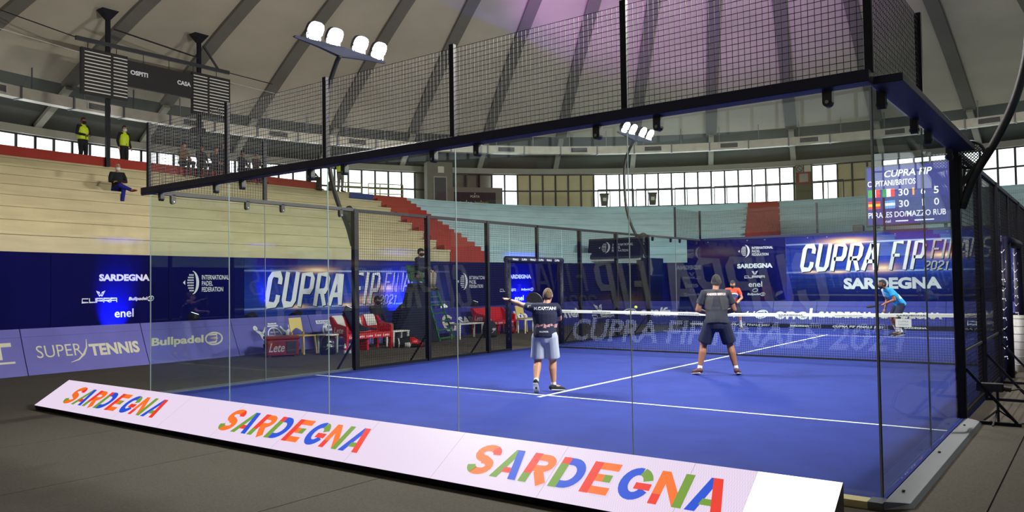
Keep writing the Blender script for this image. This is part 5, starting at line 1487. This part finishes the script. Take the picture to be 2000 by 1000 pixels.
def racket(loc, rot, label, m='blackp', text=None):
    t = thing('padel_racket', label, 'racket', loc); t.rotation_euler = rot
    # local: handle along -z from origin, head along +z
    def rg(r, y): return [(r*.125*math.cos(2*PI*k/28), y, .27+r*.14*math.sin(2*PI*k/28)) for k in range(28)]
    h = MB().loft([rg(.94, -.019), rg(1, -.014), rg(1, .014), rg(.94, .019)]).build('racket_head', m, t, smooth=False)
    for a in range(-2, 3):
        for c in range(-2, 3):
            if abs(a)+abs(c) < 4:
                MB().prism([(.007*math.cos(2*PI*k/8)+a*.035, .27+c*.04+.007*math.sin(2*PI*k/8)) for k in range(8)], 1, -.0205, .0205).build('hole', 'galvdark', h)
    MB().bar((-.05, 0, .15), (-.012, 0, .03), .018, .03).bar((.05, 0, .15), (.012, 0, .03), .018, .03).build('throat', m, t)
    MB().tube([(0, 0, .05), (0, 0, -.11)], .016, 10).build('grip', 'blackc', t); MB().tube([(0, 0, -.11), (0, 0, -.125)], .019, 10).build('grip_cap', 'white', t)
    return t

# near player: back to the camera, left arm out, trailing heel lifted
pose = dict(STAND)
pose.update(pelvis=(0, 0, .90), waist=(.0, .03, 1.03), chest=(.0, .06, 1.21), neck=(.03, .08, 1.385), head=(.05, .13, 1.515), shL=(-.195, .06, 1.335), shR=(.20, .10, 1.32),
            elL=(-.38, .24, 1.37), wrL=(-.60, .38, 1.45), elR=(.22, .30, 1.14), wrR=(.02, .46, 1.16),
            hipL=(-.095, 0, .87), hipR=(.095, 0, .87), knL=(-.12, .03, .47), anL=(-.13, -.24, .17), toL=(-.13, -.14, .04), knR=(.12, .06, .47), anR=(.13, -.0, .085), toR=(.25, .12, .035))
RZ1 = math.radians(30)
p1, s1, J1 = person('player in navy shirt and pale shorts reaching out his left arm', (4.77, 3.36, .004), RZ1, pose, 'navyc', 'whitec', 'hairb', 'skin', .915, .009, .55, 'shorts', socks=True, shoe='blackc', curl=(.1, .9), face=True, pitch=-.15, thick=1.12, yaw=-.2)
P = Print(); P.text('M.CAPITANI', -.15, 1.185, .32, .046, .03); on_back(s1, P, 'shirt_name', 'whitep', p1, 1)
P = Print(); P.rect(-.25, 1.225, -.195, 1.255); on_back(s1, P, 'sleeve_patch', 'whitep', p1, 1)
P = Print(); P.text('BULLPADEL', -.065, .865, .13, .02, .02); on_back(s1, P, 'shirt_mark', 'whitep', p1, 1)
P = Print()
for q in range(7):
    u = -.16+.05*q; P.poly([(u, .93+.012*(q*7 % 3)), (u+.04, .925+.014*(q % 3)), (u+.05, .985-.02*(q*5 % 2)), (u+.01, .975+.015*(q % 2))])
on_back(s1, P, 'shirt_panel', mat('shirt_pink_print', (196, 140, 144), .8), p1, 1, .003)
w = J1['wrL']; MB().tube([w+Vector((.015, -.02, -.004)), w+Vector((.004, -.006, -.001))], .034, 14).build('wristband', 'blackp', p1)
wm = Matrix.Translation(p1.location) @ Matrix.Rotation(RZ1, 4, 'Z')
d_ = J1['wrR']-J1['elR']; hpos = wm @ (J1['wrR']+d_.normalized()*.06+Vector((0, 0, .02)))
racket(hpos, (0, -math.radians(36), RZ1+.1), 'black padel racket raised beside the near player head')

# partner: feet apart, hands together in front
pose = dict(STAND)
pose.update(pelvis=(0, -.04, .90), waist=(0, 0, 1.04), chest=(0, .05, 1.23), neck=(0, .08, 1.41), head=(.02, .13, 1.555), shL=(-.205, .06, 1.355), shR=(.205, .06, 1.355),
            elL=(-.30, .08, 1.08), wrL=(-.12, .30, 1.02), elR=(.30, .08, 1.08), wrR=(.12, .30, 1.02), hipL=(-.10, -.02, .87), hipR=(.10, -.02, .87),
            knL=(-.22, .08, .49), knR=(.22, .08, .49), anL=(-.30, -.02, .085), anR=(.30, -.02, .085), toL=(-.37, .12, .035), toR=(.35, .13, .035))
RZ2 = math.radians(28)
p2, s2, J2 = person('player in black shirt and navy shorts standing feet apart before the net', (6.10, 6.52, .004), RZ2, pose, 'charc', 'navyc', 'hairk', 'skin2', 1.0, .010, .62, 'shorts', socks=True, shoe=mat('shoe_red_black', (84, 40, 44), .6), curl=(.8, .8), thick=1.12)
P = Print(); P.text('ANDRES BRITOS', -.155, 1.33, .31, .04, .025); on_back(s2, P, 'shirt_name', mat('pink_print', (236, 206, 206), .7), p2, 1)
wm = Matrix.Translation(p2.location) @ Matrix.Rotation(RZ2, 4, 'Z')
racket(wm @ Vector((0.02, .36, 1.06)), (math.radians(-70), 0, RZ2), 'padel racket held in front of the black shirted player')

# far left player in orange, half behind the partner
pose = dict(STAND)
pose.update(pelvis=(0, -.08, .86), waist=(0, -.02, 1.0), chest=(0, .08, 1.17), neck=(0, .15, 1.33), head=(0, .22, 1.455), shL=(-.19, .13, 1.28), shR=(.19, .13, 1.28),
            elL=(-.28, .16, 1.02), wrL=(-.16, .40, .93), elR=(.28, .16, 1.02), wrR=(.14, .42, .93), hipL=(-.1, -.06, .83), hipR=(.1, -.06, .83),
            knL=(-.2, .12, .46), knR=(.2, .12, .46), anL=(-.24, -.02, .085), anR=(.24, -.02, .085), toL=(-.28, .14, .035), toR=(.28, .14, .035))
RZ3 = math.radians(205)
p3, s3, J3 = person('far player in orange shirt with dark cap and beard behind the net', (1.72, 18.5, .004), RZ3, pose, mat('orange_cloth', (226, 84, 52), .8), 'navyc', 'hairk', 'skin', 1.0, .012, .62, 'shorts', socks=True, curl=(.8, .8), cap='blackc', beard='hairk')
wm = Matrix.Translation(p3.location) @ Matrix.Rotation(RZ3, 4, 'Z')
racket(wm @ Vector((0.0, .5, .97)), (math.radians(-60), 0, RZ3), 'padel racket held by the far player in orange', 'white')
# far right player in blue and white, bent forward, side on
pose = dict(STAND)
pose.update(pelvis=(0, -.12, .84), waist=(0, -.02, .97), chest=(0, .14, 1.12), neck=(0, .26, 1.26), head=(0, .35, 1.37), shL=(-.19, .22, 1.22), shR=(.19, .22, 1.22),
            elL=(-.26, .16, .96), wrL=(-.16, .38, .86), elR=(.27, .10, .96), wrR=(.22, .18, .72), hipL=(-.09, -.1, .81), hipR=(.09, -.1, .81),
            knL=(-.13, .08, .45), knR=(.13, .06, .45), anL=(-.14, -.06, .085), anR=(.14, -.10, .085), toL=(-.16, .10, .035), toR=(.16, .06, .035))
RZ4 = math.radians(128)
M['skyshirt'] = mat('sky_blue_cloth', (40, 150, 206), .8, noise=.1)
p4, s4, J4 = person('far player in sky blue and white shirt leaning forward at right', (6.75, 17.45, .004), RZ4, pose, 'skyshirt', 'navyc', 'hairk', 'skin2', 1.03, .012, .62, 'shorts', socks=True, curl=(.9, .5), yaw=-.1, beard='hairk')
# white yoke and sleeve as the same garment's second colour
me = s4.data; me.materials.append(M['sock'])
for p in me.polygons:
    c = p.center
    if c.x > .10 or (c.y < -.02 and c.z > 1.02): p.material_index = 1
wm = Matrix.Translation(p4.location) @ Matrix.Rotation(RZ4, 4, 'Z')
racket(wm @ (J4['wrL']+Vector((0.05, .10, -.02))), (math.radians(-100), 0, RZ4+.2), 'black padel racket held low by the far player in sky blue')

# umpire on the ladder chair, side on to the camera
pose = dict(SIT); pose.update(chest=(0, .01, .47), neck=(0, .02, .66), head=(0, .06, .81), knL=(-.14, .42, .16), knR=(.14, .42, .16), anL=(-.12, .42, -.24), anR=(.12, .42, -.24), toL=(-.13, .56, -.29), toR=(.13, .56, -.29), wrL=(-.06, .36, .28), wrR=(.06, .36, .28))
person('umpire in dark jacket and pale trousers sitting on the tall green chair', tuple(UM @ Vector((-4.86, 10.53, 1.74))), math.radians(-90)+UA, pose, 'navyc', mat('stone_trousers', (150, 142, 128), .85), 'hairk', 'skin', 1.0, .012, 1.2, 'trousers', cap='blackc', mask='blackc', curl=(.8, .8))
t = thing('folding_stool', 'dark blue stool under the man in black behind the bench', 'stool', (-4.9, 9.1, FZ))
MB().box((-.2, -.2, .40), (.2, .2, .44)).build('seat', 'boardblue', t, bevel=.01)
for sx in (-1, 1):
    for sy in (-1, 1): MB().bar((sx*.17, sy*.17, 0), (sx*.17, sy*.17, .4), .03).build('leg', 'blackm', t)
person('man in black jacket and cap seated behind the right end of the bench', (-4.9, 9.1, .36), math.radians(-80), dict(SIT, wrL=(-.05, .36, .16), wrR=(.05, .36, .16)), 'blackc', mat('khaki', (110, 102, 82), .9), 'hairk', 'skin2', 1.0, .014, 1.2, 'trousers', cap='blackc', mask='blackc', curl=(.8, .8))

# stewards and spectators on the stand
def up_pt(y, off, z): return (wall_x(y, off), y, z)
ph = dict(STAND, wrL=(-.06, .20, 1.10), wrR=(.06, .20, 1.10), elL=(-.27, .02, 1.14), elR=(.27, .02, 1.14))
a, s_, J = person('steward in yellow vest and black mask left of the scoreboard post', (-17.6, 7.05, 5.985), math.radians(-75), ph, 'blackc', 'blackc', 'hairk', 'skin2', 1.0, .014, 1.2, 'trousers', mask='blackc', curl=(.6, .6)); vest(a, J, 1.0)
a, s_, J = person('steward in yellow vest with white mask right of the scoreboard post', (-17.6, 8.52, 5.985), math.radians(-80), STAND, 'blackc', 'blackc', 'hairk', 'skin', .96, .014, 1.2, 'trousers', mask='sock', curl=(.4, .4)); vest(a, J, .96)
P = Print(); P.rect(-.03, 1.16, .03, 1.25); 
a, s_, J = person('steward in yellow vest and grey trousers standing by the yellow railing', (-17.15, 18.5, 5.985), math.radians(15), dict(STAND, wrL=(-.15, .2, 1.05), wrR=(.15, .2, 1.05)), 'blackc', mat('grey_trousers', (128, 122, 116), .85), 'hairk', 'skin2', 1.0, .014, 1.2, 'trousers', curl=(.6, .6)); vest(a, J, 1.0)
ROW = lambda k: WALL_Z+RISE*k      # tread height above riser k-1
# man with crossed legs, two rows below the parapet
xc = wall_x(8.1, -8.7+DT*5)
pm = dict(SIT, knL=(-.10, .44, .14), anL=(-.06, .40, -.32), toL=(-.08, .56, -.39), knR=(.02, .46, .20), anR=(-.28, .62, .05), toR=(-.36, .76, .03), wrL=(.06, .26, .34), wrR=(-.06, .26, .30), head=(0, .08, .82))
person('bald man in dark jacket and blue trousers sitting alone on the cream stand', (wall_x(6.4, -8.7+DT*4)-.42, 6.4, ROW(5)+.0), math.radians(-104), pm, 'blackc', mat('royal_trousers', (26, 30, 140), .85), None, 'skin', 1.0, .014, 1.2, 'trousers', mask='sock', curl=(.6, .6), shoe=mat('red_shoe', (150, 30, 34), .6), yaw=.1)
grp = [(10.55, 'tan_jacket', (120, 96, 60), 'man in tan jacket at the left end of the seated group'), (11.3, 'dk1', (34, 32, 34), 'second seated spectator, dark jacket, left part of the gallery group'),
       (11.95, 'dk2', (48, 46, 50), 'third seated spectator with pale shirt strip in the gallery group'), (13.15, 'dk3', (30, 32, 44), 'seated spectator in dark navy at the right of the gallery group'), (13.85, 'dk4', (60, 40, 36), 'last seated spectator, brownish jacket, right end of the gallery group')]
for i, (y, nm, c, lb) in enumerate(grp):
    person(lb, (-17.1, y, 6.335), math.radians(-75-6*(i % 3)), dict(SIT, anL=(-.12, .42, -.34), anR=(.12, .42, -.34), toL=(-.13, .58, -.39), toR=(.13, .58, -.39)), mat(nm, c, .85), 'charc', 'hairk', ('skin', 'skin2')[i % 2], .97, .016, 1.2, 'trousers', curl=(.6, .6), shoe='darkred' if i in (2, 3) else 'blackc', yaw=.15*(i % 2))
person('standing spectator in dark coat behind the seated gallery group', (-17.75, 12.75, 5.985), math.radians(-80), STAND, 'navyc', 'blackc', 'hairk', 'skin', .93, .016, 1.2, 'trousers', curl=(.5, .5))
person('spectator in dark clothes seated at the end of the red parapet', (-17.05, 16.62, 6.34), math.radians(-20), dict(SIT, anL=(-.12, .42, -.34), anR=(.12, .42, -.34), toL=(-.13, .58, -.39), toR=(.13, .58, -.39), chest=(0, .10, .45), neck=(0, .18, .62), head=(0, .25, .75), shL=(-.185, .15, .57), shR=(.185, .15, .57)), 'charc', 'blackc', 'hairk', 'skin2', .97, .016, 1.2, 'trousers', curl=(.6, .6))
t = backpack((-16.95, 17.75, 5.985), math.radians(60), 'black rucksack on the gallery edge beside the seated spectator', .8)
t = backpack((-17.5, 7.85, 5.985), math.radians(60), 'pale bundle on a dark bag between the two stewards', .75, 'charc', 'tan')
b = MB(); etube(b, [(-4.235, 7.42, .60), (-4.25, 7.44, .80), (-4.19, 7.46, .925), (-4.08, 7.50, .80), (-4.0, 7.56, .60), (-3.9, 7.64, .50), (-3.72, 7.76, .475)], [(.10, .025), (.13, .03), (.14, .035), (.15, .04), (.17, .055), (.20, .06), (.12, .04)], (0, 1, 0), 16)
etube(b, [(-3.95, 7.62, .49), (-3.75, 7.92, .48), (-3.7, 8.02, .47)], [(.06, .035), (.06, .035), (.05, .03)], (1, 0, 0), 12)
o = obj('draped_jacket', fuse(b, 'draped_jacket', .014, 3), 'navyc'); tag(o, 'dark navy jacket thrown over the near red bench', 'jacket')
bpy.data.scenes.remove(TMP)
